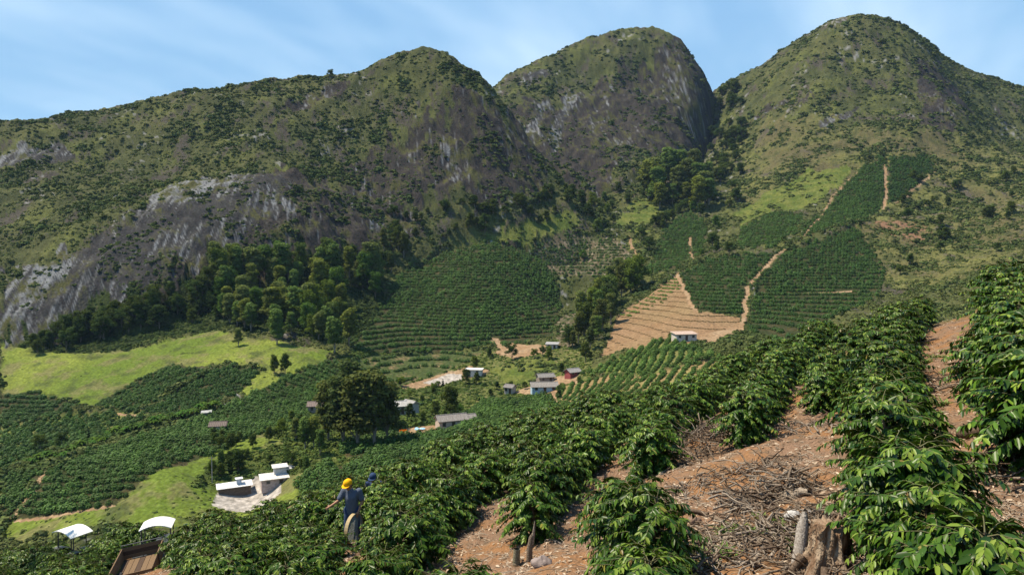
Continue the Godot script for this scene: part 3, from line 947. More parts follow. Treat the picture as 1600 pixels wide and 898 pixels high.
func build_fields():
	var tm := vmat(0.62, 0.25, 0.6)
	var mesh := tuft_mesh(51, 120, 0.2, 1.15)
	var total := 0
	for f in FIELDS:
		var pl := plan(f[0])
		var lo := pl[0]; var hi := pl[0]
		for p in pl:
			lo = lo.min(p); hi = hi.max(p)
		var xs := []; var cs := []
		var sz: float = f[4]
		var tint := Color(0.036, 0.082, 0.018).lerp(Color(0.085, 0.150, 0.028), f[5])
		var spots := PackedVector2Array()
		if f[2] == 999:
			var dh: float = f[3] * 0.5
			var dm := exp(W0 + (lo.y + hi.y) * 0.5 / NW * WR)
			var step := maxf(1.0, sz * 0.95 / (dm * UR / NU))
			var ci := maxf(lo.x, 0.0)
			while ci < hi.x and ci < NU - 2:
				var i := int(ci)
				for j in range(maxi(0, int(lo.y)), mini(NW - 2, int(hi.y) + 1)):
					var a := HM[j * NU + i]; var b := HM[(j + 1) * NU + i]
					var ka := floorf(a / dh); var kb := floorf(b / dh)
					if ka == kb: continue
					var t := (maxf(ka, kb) * dh - a) / (b - a)
					var g := Vector2(ci, j + t)
					if not Geometry2D.is_point_in_polygon(g + Vector2(nz.get_noise_2d(g.x * 0.12, g.y * 0.12), nz.get_noise_2d(g.x * 0.12 + 30.0, g.y * 0.12)) * 5.0, pl): continue
					var d := exp(W0 + g.y / NW * WR)
					spots.append(Vector2((U0 + g.x / NU * UR) * d, d))
				ci += step * rng.randf_range(0.9, 1.1)
		else:
			var a := deg_to_rad(f[2])
			var along := Vector2(cos(a), sin(a)); var across := Vector2(-sin(a), cos(a))
			var pw := PackedVector2Array()
			for g in pl:
				var d := exp(W0 + g.y / NW * WR)
				pw.append(Vector2((U0 + g.x / NU * UR) * d, d))
			var la := 1e9; var ha := -1e9; var lc := 1e9; var hc := -1e9
			for p in pw:
				la = minf(la, p.dot(along)); ha = maxf(ha, p.dot(along)); lc = minf(lc, p.dot(across)); hc = maxf(hc, p.dot(across))
			var s := lc
			while s < hc:
				var t := la
				while t < ha:
					var bend := sin(t * 0.025 + s * 0.004) * 2.2 + nz.get_noise_2d(t * 0.02, s * 0.006) * 3.0
					var p := along * (t + rng.randf_range(-0.25, 0.25)) + across * (s + bend + rng.randf_range(-0.15, 0.15))
					if Geometry2D.is_point_in_polygon(p + Vector2(nz.get_noise_2d(p.x * 0.15, p.y * 0.15), nz.get_noise_2d(p.x * 0.15 + 30.0, p.y * 0.15)) * 3.5, pw): spots.append(p)
					t += sz * 0.9
				s += f[3]
		for p in spots:
			var z := zone_at(p.x, p.y)
			if z == ROAD or z == YARD: continue
			var patch := nz.get_noise_2d(p.x * 0.06, p.y * 0.06)
			if f[1] == SPARSE and patch + rng.randf_range(-0.3, 0.3) > 0.3: continue
			if f[1] == CLEARING and rng.randf() < 0.45: continue
			if rng.randf() < 0.035 + maxf(0.0, nz2.get_noise_2d(p.x * 0.12, p.y * 0.12) - 0.35) * 2.0: continue
			p += Vector2(rng.randf_range(-0.3, 0.3), rng.randf_range(-0.3, 0.3))
			var y := height_at(p.x, p.y)
			var k := sz * rng.randf_range(0.62, 1.05) * (1.0 + patch * 0.3)
			var b := Basis(Vector3.UP, rng.randf() * TAU).scaled(Vector3(k, k * rng.randf_range(0.85, 1.2), k))
			xs.append(Transform3D(b, Vector3(p.x, y - 0.1, -p.y)))
			var g := rng.randf_range(0.75, 1.3) * (1.0 + patch * 0.35)
			cs.append(Color(tint.r * g, tint.g * g, tint.b * g))
		if xs.size():
			scatter("coffee_field" if f[1] != STRIPS and f[1] != YOUNG and f[1] != TAN and f[1] != CLEARING else "crop_field", f[6], "field", mesh, tm, xs, cs)
		total += xs.size()
	# the ploughed slope keeps low ridges of turned soil along the contour
	var rx := []; var rc := []
	var ridge := tuft_mesh(53, 14, 0.5, 0.35)
	var pt := plan([935,562,965,495,1060,428,1088,486,1156,496,1158,515,1115,538,1050,530,1000,548])
	for i in range(0, NU, 2):
		for j in NW - 2:
			if ZN[j * NU + i] != TAN: continue
			var a := HM[j * NU + i]; var b := HM[(j + 1) * NU + i]
			if floorf(a / 1.9) == floorf(b / 1.9): continue
			var d := exp(gw(j)); var x := gu(i) * d
			rx.append(Transform3D(Basis().scaled(Vector3(0.75, 0.55, 0.55)), Vector3(x, HM[j * NU + i], -d)))
			var g := rng.randf_range(0.6, 1.1)
			rc.append(Color(0.20 * g, 0.145 * g, 0.06 * g))
	scatter("dry_stubble", "dry stubble lines along the contours of the tan ploughed field", "stubble", ridge, vmat(0.95, 0.1), rx, rc)
	print("field plants ", total)

func build_scrub():
	var tm := vmat(0.85, 0.15, 0.6)
	var xs := [[], [], []]; var cs := [[], [], []]
	var r := RandomNumberGenerator.new(); r.seed = 77
	var tries := 530000
	for q in tries:
		var fi := r.randf() * (NU - 3) + 1; var fj := r.randf() * (NW - 3) + 1
		var k := int(fj) * NU + int(fi)
		var d := exp(W0 + fj / NW * WR); var x := (U0 + fi / NU * UR) * d
		if d < 150.0: continue
		if int(fj) + 7 < NW and HM[k + 6 * NU] / exp(W0 + (fj + 6) / NW * WR) < HM[k] / d - 0.004: continue      # far side of a ridge
		var z := ZN[k]
		var n := nz.get_noise_2d(x * 0.03 + 5.0, d * 0.03) + nz2.get_noise_2d(x * 0.012, d * 0.012) * 0.6
		var p := 0.0
		match z:
			WILD: p = 0.62 + n * 0.8
			FOREST: p = 0.8
			DARKROCK: p = 0.16 + n * 0.75
			PALEROCK: p = 0.02 + n * 0.5
			VALLEY: p = 0.55 + n * 0.5
			BRIGHT: p = 0.10 + n * 0.3
			DRYSLOPE: p = 0.45 + n * 0.7
			REDSOIL: p = 0.25 + n * 0.4
			PASTURE: p = 0.06 + n * 0.2
			CLEARING: p = 0.15
		if r.randf() > p: continue
		var y := HM[k]
		var slope_gap := 0.2
		var sz := r.randf_range(0.55, 1.35) * (1.3 if n > 0.15 else 1.0) * clampf(d / 480.0, 0.75, 1.5)
		if r.randf() < 0.06: sz *= 1.7
		if z == PASTURE: sz *= r.randf_range(0.2, 0.5)
		if z == VALLEY or z == CLEARING: sz *= 0.8
		var b := Basis(Vector3.UP, r.randf() * TAU).scaled(Vector3(sz * r.randf_range(0.9, 1.3), sz * r.randf_range(0.6, 1.1), sz))
		var w := r.randi() % 3
		xs[w].append(Transform3D(b, Vector3(x, y - slope_gap, -d)))
		var g := r.randf_range(0.7, 1.35)
		var c := Color(0.060, 0.086, 0.027).lerp(Color(0.118, 0.132, 0.046), clampf(r.randf() * 1.0 - n * 0.8, 0, 1))
		if z == VALLEY: c = Color(0.04, 0.075, 0.02).lerp(Color(0.12, 0.15, 0.035), r.randf())
		if z == FOREST: c = Color(0.025, 0.045, 0.015).lerp(Color(0.06, 0.085, 0.022), r.randf())
		cs[w].append(Color(c.r * g, c.g * g, c.b * g))
	var say := ["low olive scrub covering the mountain slopes", "dry grassy bushes scattered over the mountain slopes", "dark green bushes dotted over slopes and valley"]
	for w in 3:
		scatter("scrub", say[w], "scrub", tuft_mesh(60 + w, 40, 0.36, 0.85), tm, xs[w], cs[w])
		print("scrub ", xs[w].size())

func tree_mesh(seed_: int, kind: int) -> Array:     # one metre wide and tall scale: built at real size, about 10 m tall
	var r := RandomNumberGenerator.new(); r.seed = seed_
	var lf := Heap.new(); var wd := Heap.new()
	var bark := Color(0.16, 0.13, 0.10) if kind != 1 else Color(0.19, 0.165, 0.135)
	var tall := 10.0
	var lean := Vector3(r.randf_range(-0.6, 0.6), tall * 0.8, r.randf_range(-0.6, 0.6))
	wd.tube([Vector3(0, -0.6, 0), lean * 0.35, lean * 0.7, lean], [0.17, 0.13, 0.08, 0.03], 6, bark)
	var blobs := []
	var nb: int = [15, 17, 11, 9][kind]
	for b in nb:
		var f := (b + r.randf()) / nb
		var az := b * 2.4 + r.randf()
		var c: Vector3
		var rad: float
		if kind == 0:      # rounded broadleaf
			c = Vector3(cos(az), 0, sin(az)) * r.randf_range(0.6, 2.4) * (1.0 - 0.55 * f * f) + Vector3.UP * lerpf(2.6, 9.0, f)
			rad = r.randf_range(1.0, 1.7)
		elif kind == 1:    # tall eucalyptus with separate tufts on upright limbs
			c = Vector3(cos(az), 0, sin(az)) * r.randf_range(0.3, 1.5) * (1.0 - 0.5 * f) + Vector3.UP * lerpf(2.8, 9.6, f)
			rad = r.randf_range(0.75, 1.3)
		elif kind == 2:    # low wide tree
			c = Vector3(cos(az), 0, sin(az)) * r.randf_range(1.0, 3.4) * (1.0 - 0.5 * f) + Vector3.UP * lerpf(3.5, 8.4, f)
			rad = r.randf_range(1.2, 1.9)
		else:              # narrow conifer like tree
			c = Vector3(cos(az), 0, sin(az)) * (1.0 - f) * 0.9 + Vector3.UP * lerpf(1.5, 9.7, f)
			rad = lerpf(1.5, 0.4, f)
		blobs.append([c, rad])
		var from := lean * clampf(c.y / 10.0 - 0.22, 0.12, 0.95)
		wd.tube([from, from.lerp(c, 0.55) + Vector3.UP * 0.2, c], [0.09, 0.06, 0.02], 4, bark)
	for bl in blobs:
		var c: Vector3 = bl[0]; var rad: float = bl[1]
		var tone := r.randf_range(0.75, 1.25)
		var nl := int(180.0 * rad)
		for q in nl:
			var o := Vector3(r.randfn(), r.randfn(), r.randfn()).normalized()
			var rr := rad * pow(r.randf(), 0.4)
			var p := c + Vector3(o.x, o.y * 0.75, o.z) * rr
			var nn := (o + Vector3(r.randf_range(-0.8, 0.8), r.randf_range(-0.2, 1.0), r.randf_range(-0.8, 0.8))).normalized()
			var a := nn.cross(Vector3(r.randf_range(-1, 1), r.randf_range(-1, 1), r.randf_range(-1, 1))).normalized()
			var b := nn.cross(a)
			var s := r.randf_range(0.11, 0.22)
			var g := tone * r.randf_range(0.75, 1.3)
			var col := Color(0.10 * g, 0.145 * g, 0.036 * g)
			if kind == 1: col = Color(0.13 * g, 0.16 * g, 0.052 * g)
			if kind == 3: col = Color(0.02 * g, 0.042 * g, 0.016 * g)
			lf.quad(p - a * s - b * s * 0.3, p + a * s * 0.3 - b * s, p + a * s + b * s * 0.3, p - a * s * 0.3 + b * s, nn, col)
	return [lf.mesh(), wd.mesh()]

func banana_mesh(seed_: int) -> Array:
	var r := RandomNumberGenerator.new(); r.seed = seed_
	var lf := Heap.new(); var wd := Heap.new()
	for s in 3:
		var foot := Vector3(r.randf_range(-0.8, 0.8), -0.2, r.randf_range(-0.8, 0.8))
		var h := r.randf_range(1.6, 2.4)
		wd.tube([foot, foot + Vector3(0, h, 0)], [0.16, 0.1], 6, Color(0.14, 0.15, 0.06))
		for k in 8:
			var az := k * 2.4 + r.randf()
			var out := Vector3(cos(az), 0, sin(az))
			var side := Vector3(-out.z, 0, out.x)
			var g := r.randf_range(0.8, 1.3)
			var prev := foot + Vector3(0, h, 0)
			var rise := r.randf_range(0.5, 1.1)
			for q in 4:
				var t := (q + 1) / 4.0
				var p := foot + Vector3(0, h, 0) + out * 1.7 * t + Vector3.UP * (rise * 1.7 * t - 1.5 * t * t)
				var w := [0.12, 0.30, 0.30, 0.2, 0.03]
				lf.quad(prev - side * w[q], prev + side * w[q], p + side * w[q + 1], p - side * w[q + 1], (Vector3.UP + out * 0.3).normalized(), Color(0.075 * g, 0.135 * g, 0.03 * g))
				prev = p
	return [lf.mesh(), wd.mesh()]

var tree_kinds := []
var leaf_mats := []
var trunk_mat: StandardMaterial3D

func tree(px: float, py: float, hpx: float, kind: int, called: String, label: String, group: String, tone := 1.0, wide := 1.0, variant := -1):
	var p := locate(px, py)
	tree_at(p, hpx / F * -p.z, kind, called, label, group, tone, wide, variant)

func tree_at(p: Vector3, h: float, kind: int, called: String, label: String, group: String, tone := 1.0, wide := 1.0, variant := -1):
	var v = tree_kinds[kind][(rng.randi() if variant < 0 else variant) % tree_kinds[kind].size()]
	var t := thing(called, label, "tree" if kind < 4 else "plant", p + Vector3(0, -0.1, 0), rng.randf() * TAU, group)
	var s := h / (10.0 if kind < 4 else 3.2)
	t.scale = Vector3(s * wide, s, s * wide)
	var mi := rng.randi() % 2 if tone < 0.8 else 2 + rng.randi() % 3
	part("crown", v[0], leaf_mats[mi], t)
	part("trunk", v[1], trunk_mat, t)

func build_trees():
	for kind in 4:
		var list := []
		for k in 3: list.append(tree_mesh(200 + kind * 10 + k, kind))
		tree_kinds.append(list)
	tree_kinds.append([banana_mesh(301), banana_mesh(302)])
	trunk_mat = vmat(0.9, 0.2)
	for t in [Color(0.70, 0.74, 0.72), Color(0.82, 0.80, 0.74), Color(0.94, 0.94, 0.90), Color(1.0, 0.98, 0.78), Color(0.88, 0.97, 0.86)]:
		var m := vmat(0.75, 0.15, 0.9)
		m.albedo_color = t
		leaf_mats.append(m)
	# the big dark eucalyptus clump in the valley
	for a in [[512,690,95,1.25],[536,700,115,1.3],[560,700,124,1.4],[585,698,118,1.3],[605,690,98,1.2],[548,672,110,1.2],[578,672,100,1.2]]:
		tree(a[0], a[1], a[2], 1, "eucalyptus_tree", "tall dark eucalyptus in the big valley clump", "eucalyptus clump in the valley", 0.5, a[3])
	for a in [[476,705,55],[462,690,40],[490,700,50],[500,712,44],[478,740,30]]:
		tree(a[0], a[1], a[2], 1, "eucalyptus_tree", "slender eucalyptus at the foot of the big clump", "slender trees beside the big clump", 1.0, 1.1)
	# eucalyptus wood on the edge of the pasture
	var r := RandomNumberGenerator.new(); r.seed = 5
	for k in 92:
		var px := r.randf_range(335, 592); var py := r.randf_range(418, 530)
		if py > 535 - maxf(0.0, px - 525) * 1.1: continue
		tree(px, py, r.randf_range(34, 64), 1 if k % 3 else 0, "eucalyptus_tree", "eucalyptus in the wood below the rock face", "eucalyptus wood above the pasture", 1.0, r.randf_range(1.15, 1.5) if k % 3 else 1.0)
	for a in [[372,541,30,"lone round tree at the pasture edge below the wood"],[432,538,55,"tall pale eucalyptus standing clear of the wood"],[498,532,46,"slim eucalyptus with a bare trunk at the pasture edge"],[522,552,58,"bushy eucalyptus at the right end of the pasture"],[545,540,60,"eucalyptus between the pasture and the round coffee hill"]]:
		tree(a[0], a[1], a[2], 1, "eucalyptus_tree", a[3], "", 1.0, 1.3)
	for a in [[428,584,32,"left one of two dark trees in the pasture"],[445,584,34,"right one of two dark trees in the pasture"]]:
		tree(a[0], a[1], a[2], 0, "broadleaf_tree", a[3], "", 0.5, 0.9)
	# broadleaf belt under the cliff
	for k in 62:
		var f := r.randf()
		var px := lerpf(50, 345, f); var py := lerpf(556, 500, f) - r.randf() * lerpf(14, 62, f)
		tree(px, py, r.randf_range(20, 44), [0, 0, 2][k % 3], "broadleaf_tree", "dark broadleaf tree under the grey rock cliff", "tree belt under the cliff", 0.5, r.randf_range(0.9, 1.25))
	for k in 22:
		var px := r.randf_range(545, 640); var py := r.randf_range(390, 470)
		if px > 560 + (500 - py) * 0.8: continue
		tree(px, py, r.randf_range(22, 44), [0, 1][k % 2], "broadleaf_tree", "tree left of the round coffee hill", "trees left of the round coffee hill", 0.5, 1.1)
	# gully trees
	for k in 30:
		var f := r.randf()
		var py := lerpf(545, 440, f); var px := lerpf(905, 985, f) + r.randf_range(-22, 22)
		tree(px, py, r.randf_range(30, 58), [1, 0, 1][k % 3], "gully_tree", "tall tree in the gully beside the ploughed field", "trees in the lower gully", 0.5 if k % 2 else 1.0, 1.1)
	for k in 26:
		var px := r.randf_range(1012, 1108); var py := r.randf_range(280, 330)
		tree(px, py, r.randf_range(30, 62), 1, "gully_tree", "pale tree in the wood below the middle dome", "wood at the foot of the middle dome", 1.0, 1.5)
	for k in 40:
		var f := r.randf()
		var py := lerpf(330, 134, f); var px := lerpf(1125, 1140, f) + r.randf_range(-22, 28)
		tree(px, py, r.randf_range(13, 24), [0, 2][k % 2], "gully_tree", "dark tree in the steep gully below the saddle", "trees in the upper gully", 0.5, 1.3)
	for k in 60:
		var px := r.randf_range(860, 1120); var py := r.randf_range(300, 400)
		if zone_at(locate(px, py).x, -locate(px, py).z) != WILD: continue
		tree(px, py, r.randf_range(12, 26), [0, 2, 0][k % 3], "broadleaf_tree", "small tree in the scrub above the central fields", "scrub trees above the central fields", 0.5 if k % 3 else 1.0, 1.2)
	for k in 46:
		var f := r.randf()
		var px := lerpf(610, 900, f); var py := lerpf(375, 330, f) + r.randf_range(-38, 12)
		tree(px, py, r.randf_range(10, 22), [0, 2, 0][k % 3], "broadleaf_tree", "small dark tree low on the left mountain", "trees low on the left mountain", 0.5, 1.3)
	for k in 26:
		var px := r.randf_range(1390, 1590); var py := r.randf_range(270, 430)
		tree(px, py, r.randf_range(10, 22), [0, 2][k % 2], "broadleaf_tree", "small dark tree right of the coffee blocks", "trees on the right slope", 0.5, 1.3)
	# skyline
	for a in [[516,120,13,"small flat topped tree standing alone on the left skyline"],[1578,137,8,"tree on the right skyline"],[1592,140,8,"tree nearest the right edge of the skyline"]]:
		tree(a[0], a[1], a[2], 2, "skyline_tree", a[3], "", 0.5, 1.3)
	# valley trees
	var vt := [[705,655,58,0,0.5,"big dark round tree behind the tile roofed farmhouse"],[728,600,26,0,0.5,"dark tree beside the flat white house"],[692,606,16,3,0.5,"small dark conifer by the concrete yard"],[800,562,28,2,0.5,"dark tree on the bare soil at the foot of the round hill"],[742,578,24,0,1.0,"green tree behind the flat white house"],[858,562,24,0,1.0,"round green tree left of the gully"],[835,560,18,2,1.0,"small brownish tree on the bare soil"],[848,556,18,2,0.5,"small dark tree right of the brownish tree"],[878,585,20,0,0.5,"dark tree above the grey barn"],[915,565,34,0,0.5,"dark tree at the lower end of the gully"],[820,608,14,2,0.5,"low dark bush tree left of the blue house"],[905,600,14,0,1.0,"small tree in front of the red house"],[62,704,30,2,0.5,"round dark tree in the grassy coffee rows"],[95,700,28,2,0.5,"dark tree left of the banana hedge"],[138,690,20,3,0.5,"dark feathery tree at the banana hedge"],[228,670,14,2,0.5,"low dark tree at the hedge below the dirt patch"],[360,705,32,0,0.5,"dark tree above the white roofed shed"],[345,735,36,1,1.0,"slender tree left above the white roofed shed"],[372,738,40,0,0.5,"dark tree behind the white roofed shed"],[330,742,26,0,1.0,"green tree left of the white roofed shed"],[395,700,24,0,0.5,"dark tree in the strip above the sheds"],[420,690,26,0,0.5,"second dark tree in the strip above the sheds"],[440,680,28,0,1.0,"bushy tree in the strip left of the big clump"],[455,660,22,0,1.0,"round bright tree left of the big clump"],[640,655,28,0,0.5,"tree in front of the grey roofs"],[620,662,24,0,0.5,"dark tree right of the big clump"],[660,662,22,0,1.0,"greenish tree between the grey roofs and the farmhouse"],[680,650,26,0,0.5,"tree left of the big dark round tree"],[660,630,16,0,1.0,"bright bushy tree above the grey roofs"],[640,622,14,2,1.0,"yellowish low tree above the grey roofs"],[385,720,22,0,1.0,"green tree above the two storey house"],[5,845,16,2,0.5,"dark small tree at the left edge of the mown slope"],[765,560,18,0,0.5,"dark tree above the flat white house"],[895,545,30,1,0.5,"tall tree above the small white house"],[1140,400,26,2,0.5,"round dark tree above the dark coffee block"],[1120,395,20,0,0.5,"dark tree left of the round dark tree above the coffee"],[910,408,20,2,1.0,"pinkish brown spreading tree in the clearing"],[745,600,20,0,0.5,"dark tree just right below the flat white house"]]
	for a in vt: tree(a[0], a[1], a[2], a[3], "valley_tree", a[5], "", a[4], 1.05)
	for k in 26:
		var px := r.randf_range(600, 900); var py := r.randf_range(595, 655)
		var q := locate(px, py)
		if zone_at(q.x, -q.z) != VALLEY: continue
		tree(px, py, r.randf_range(9, 18), [0, 2][k % 2], "valley_tree", "small bushy tree in the valley bottom", "bushy trees in the valley bottom", 1.0 if k % 2 else 0.5, 1.3)
	for k in 22:
		var px := r.randf_range(330, 480); var py := r.randf_range(680, 745)
		tree(px, py, r.randf_range(12, 26), [0, 2][k % 2], "valley_tree", "bushy tree above the white roofed sheds", "bushy trees above the sheds", 0.5, 1.2)
	# hedge of banana plants
	for k in 58:
		var f := k / 57.0
		var px := lerpf(45, 335, f) + r.randf_range(-3, 3); var py := lerpf(727, 634, f) + sin(f * 9.0) * 3.0 + r.randf_range(-4, 4)
		tree(px, py, r.randf_range(11, 17), 4, "banana_plant", "banana plant in the hedge across the left coffee fields", "banana hedge", 1.0, 1.0)
	# a palm whose trunk stands outside the frame on the left
	palm(Vector3(-27.6, 0, -31.5))

func palm(p: Vector3):
	p.y = near_ground(p.x, -p.z)
	var t := thing("palm_tree", "palm fronds hanging into view at the left edge", "palm tree", p)
	var wd := Heap.new()
	var top := -3.9 - p.y
	wd.tube([Vector3(0, -0.3, 0), Vector3(0.1, top * 0.5, 0), Vector3(0, top, 0)], [0.2, 0.15, 0.13], 8, Color(0.22, 0.18, 0.14))
	part("trunk", wd.mesh(), trunk_mat, t)
	for k in 13:
		var az := k * TAU / 13.0 + 0.12
		var out := Vector3(cos(az), 0, sin(az)); var side := Vector3(-out.z, 0, out.x)
		var h := Heap.new()
		var pts := []
		for q in 9:
			var s := q / 8.0
			pts.append(Vector3(0, top, 0) + out * 3.1 * s + Vector3.UP * (1.5 * s - 2.7 * s * s))
		h.tube(pts, [0.03, 0.028, 0.025, 0.022, 0.02, 0.016, 0.012, 0.008, 0.004], 4, Color(0.12, 0.14, 0.05))
		for q in 44:
			var s := 0.12 + 0.86 * q / 44.0
			var c := Vector3(0, top, 0) + out * 3.1 * s + Vector3.UP * (1.5 * s - 2.7 * s * s)
			for sd in [-1.0, 1.0]:
				var ax: Vector3 = (side * sd * 0.8 + out * 0.55 + Vector3.DOWN * 0.55).normalized()
				h.leaf(c, ax, Vector3.UP, 0.75 * (1.0 - 0.5 * s), 0.045, 0.15, Color(0.045, 0.075, 0.022))
		part("frond", h.mesh(), leaf_mats[1], t)

# ---------------------------------------------------------------- buildings
var house_mats := {}

func hmat(c: Color, rough := 0.85) -> StandardMaterial3D:
	var key := str(c)
	if not house_mats.has(key):
		var m := mat(c, rough, 0.25)
		m.albedo_texture = noise_tex(40 + house_mats.size(), 0.02, Color(0.72, 0.70, 0.68), Color(1, 1, 1), 256, 5)
		m.uv1_triplanar = true; m.uv1_world_triplanar = true; m.uv1_scale = Vector3(0.3, 0.3, 0.3)
		house_mats[key] = m
	return house_mats[key]

func block(t: Node3D, at_: Vector3, w: float, l: float, h: float, roof: String, wall_c: Color, roof_c: Color, holes := true):
	var lo := at_ + Vector3(-w / 2, -1.2, -l / 2); var hi := at_ + Vector3(w / 2, h, l / 2)
	var wm := hmat(wall_c); var rm := hmat(roof_c)
	var hp := Heap.new()
	hp.box(lo, hi)
	var e := 0.45; var rise := l * 0.24; var th := 0.1
	if roof == "gable":       # gable ends close the wall under the ridge
		for sx in [-1.0, 1.0]:
			var x: float = at_.x + sx * (w / 2 - 0.01)
			var k := hp.v.size()
			for p in [Vector3(x, hi.y, lo.z), Vector3(x, hi.y, hi.z), Vector3(x, hi.y + rise - 0.04, at_.z)]:
				hp.v.append(p); hp.n.append(Vector3(sx, 0, 0)); hp.c.append(Color.WHITE)
			if sx < 0: hp.t.append_array([k, k + 2, k + 1])
			else: hp.t.append_array([k, k + 1, k + 2])
	part("wall", hp.mesh(), wm, t)
	if roof == "gable":
		var drop := rise * e / (l / 2)
		for s in [-1.0, 1.0]:
			var rp := Heap.new()
			var ridge := hi.y + rise + 0.06
			var z0: float = at_.z; var z1: float = at_.z + s * (l / 2 + e)
			rp.slab([Vector3(lo.x - e, ridge, z0), Vector3(hi.x + e, ridge, z0), Vector3(hi.x + e, hi.y + 0.06 - drop, z1), Vector3(lo.x - e, hi.y + 0.06 - drop, z1)], th)
			var ro := part("roof", rp.mesh(), rm, t)
			# raised tile courses
			var cp := Heap.new()
			var nn := int((w + 2 * e) / 0.55)
			for i in nn:
				var x := lo.x - e + (i + 0.5) * (w + 2 * e) / nn
				cp.tube([Vector3(x, ridge + 0.02, z0), Vector3(x, hi.y + 0.08 - drop, z1)], [0.07, 0.07], 4, Color.WHITE)
			part("tile_course", cp.mesh(), rm, ro)
		var cap := Heap.new()
		cap.tube([Vector3(lo.x - e, hi.y + rise + 0.08, at_.z), Vector3(hi.x + e, hi.y + rise + 0.08, at_.z)], [0.13, 0.13], 6, Color.WHITE)
		part("ridge_cap", cap.mesh(), rm, t)
	else:
		var tilt := 0.0 if roof == "flat" else l * 0.14
		var rp := Heap.new()
		rp.slab([Vector3(lo.x - e, hi.y + 0.12 + tilt, lo.z - e), Vector3(hi.x + e, hi.y + 0.12 + tilt, lo.z - e), Vector3(hi.x + e, hi.y + 0.12, hi.z + e), Vector3(lo.x - e, hi.y + 0.12, hi.z + e)], th)
		part("roof", rp.mesh(), rm, t)
	if not holes: return
	var fm := hmat(Color(0.35, 0.32, 0.28)); var gm := mat(Color(0.03, 0.035, 0.04), 0.15, 0.5)
	var n := maxi(2, int(w / 2.4))
	for i in n:
		var x := lo.x + (i + 0.5) * w / n
		var door := i == n / 2
		var b0 := at_.y + (0.0 if door else 0.95); var b1 := at_.y + minf(2.05, h - 0.25)
		var fr := Heap.new()
		for q in [[x - 0.5, b0, x - 0.42, b1], [x + 0.42, b0, x + 0.5, b1], [x - 0.42, b1 - 0.08, x + 0.42, b1]]:
			fr.box(Vector3(q[0], q[1], hi.z + 0.003), Vector3(q[2], q[3], hi.z + 0.07))
		var f := part("door" if door else "window", fr.mesh(), fm, t)
		var pn := Heap.new()
		pn.box(Vector3(x - 0.42, b0, hi.z + 0.003), Vector3(x + 0.42, b1 - 0.08, hi.z + 0.03))
		part("door_leaf" if door else "pane", pn.mesh(), hmat(Color(0.10, 0.07, 0.05)) if door else gm, f)

func site(called: String, label: String, px: float, py: float, turn: float) -> Node3D:
	var p := locate(px, py)
	var o := thing(called, label, "house", p, deg_to_rad(turn))
	var s := 1.0 if px < 440.0 else 1.12
	o.scale = Vector3(s, s, s)
	return o

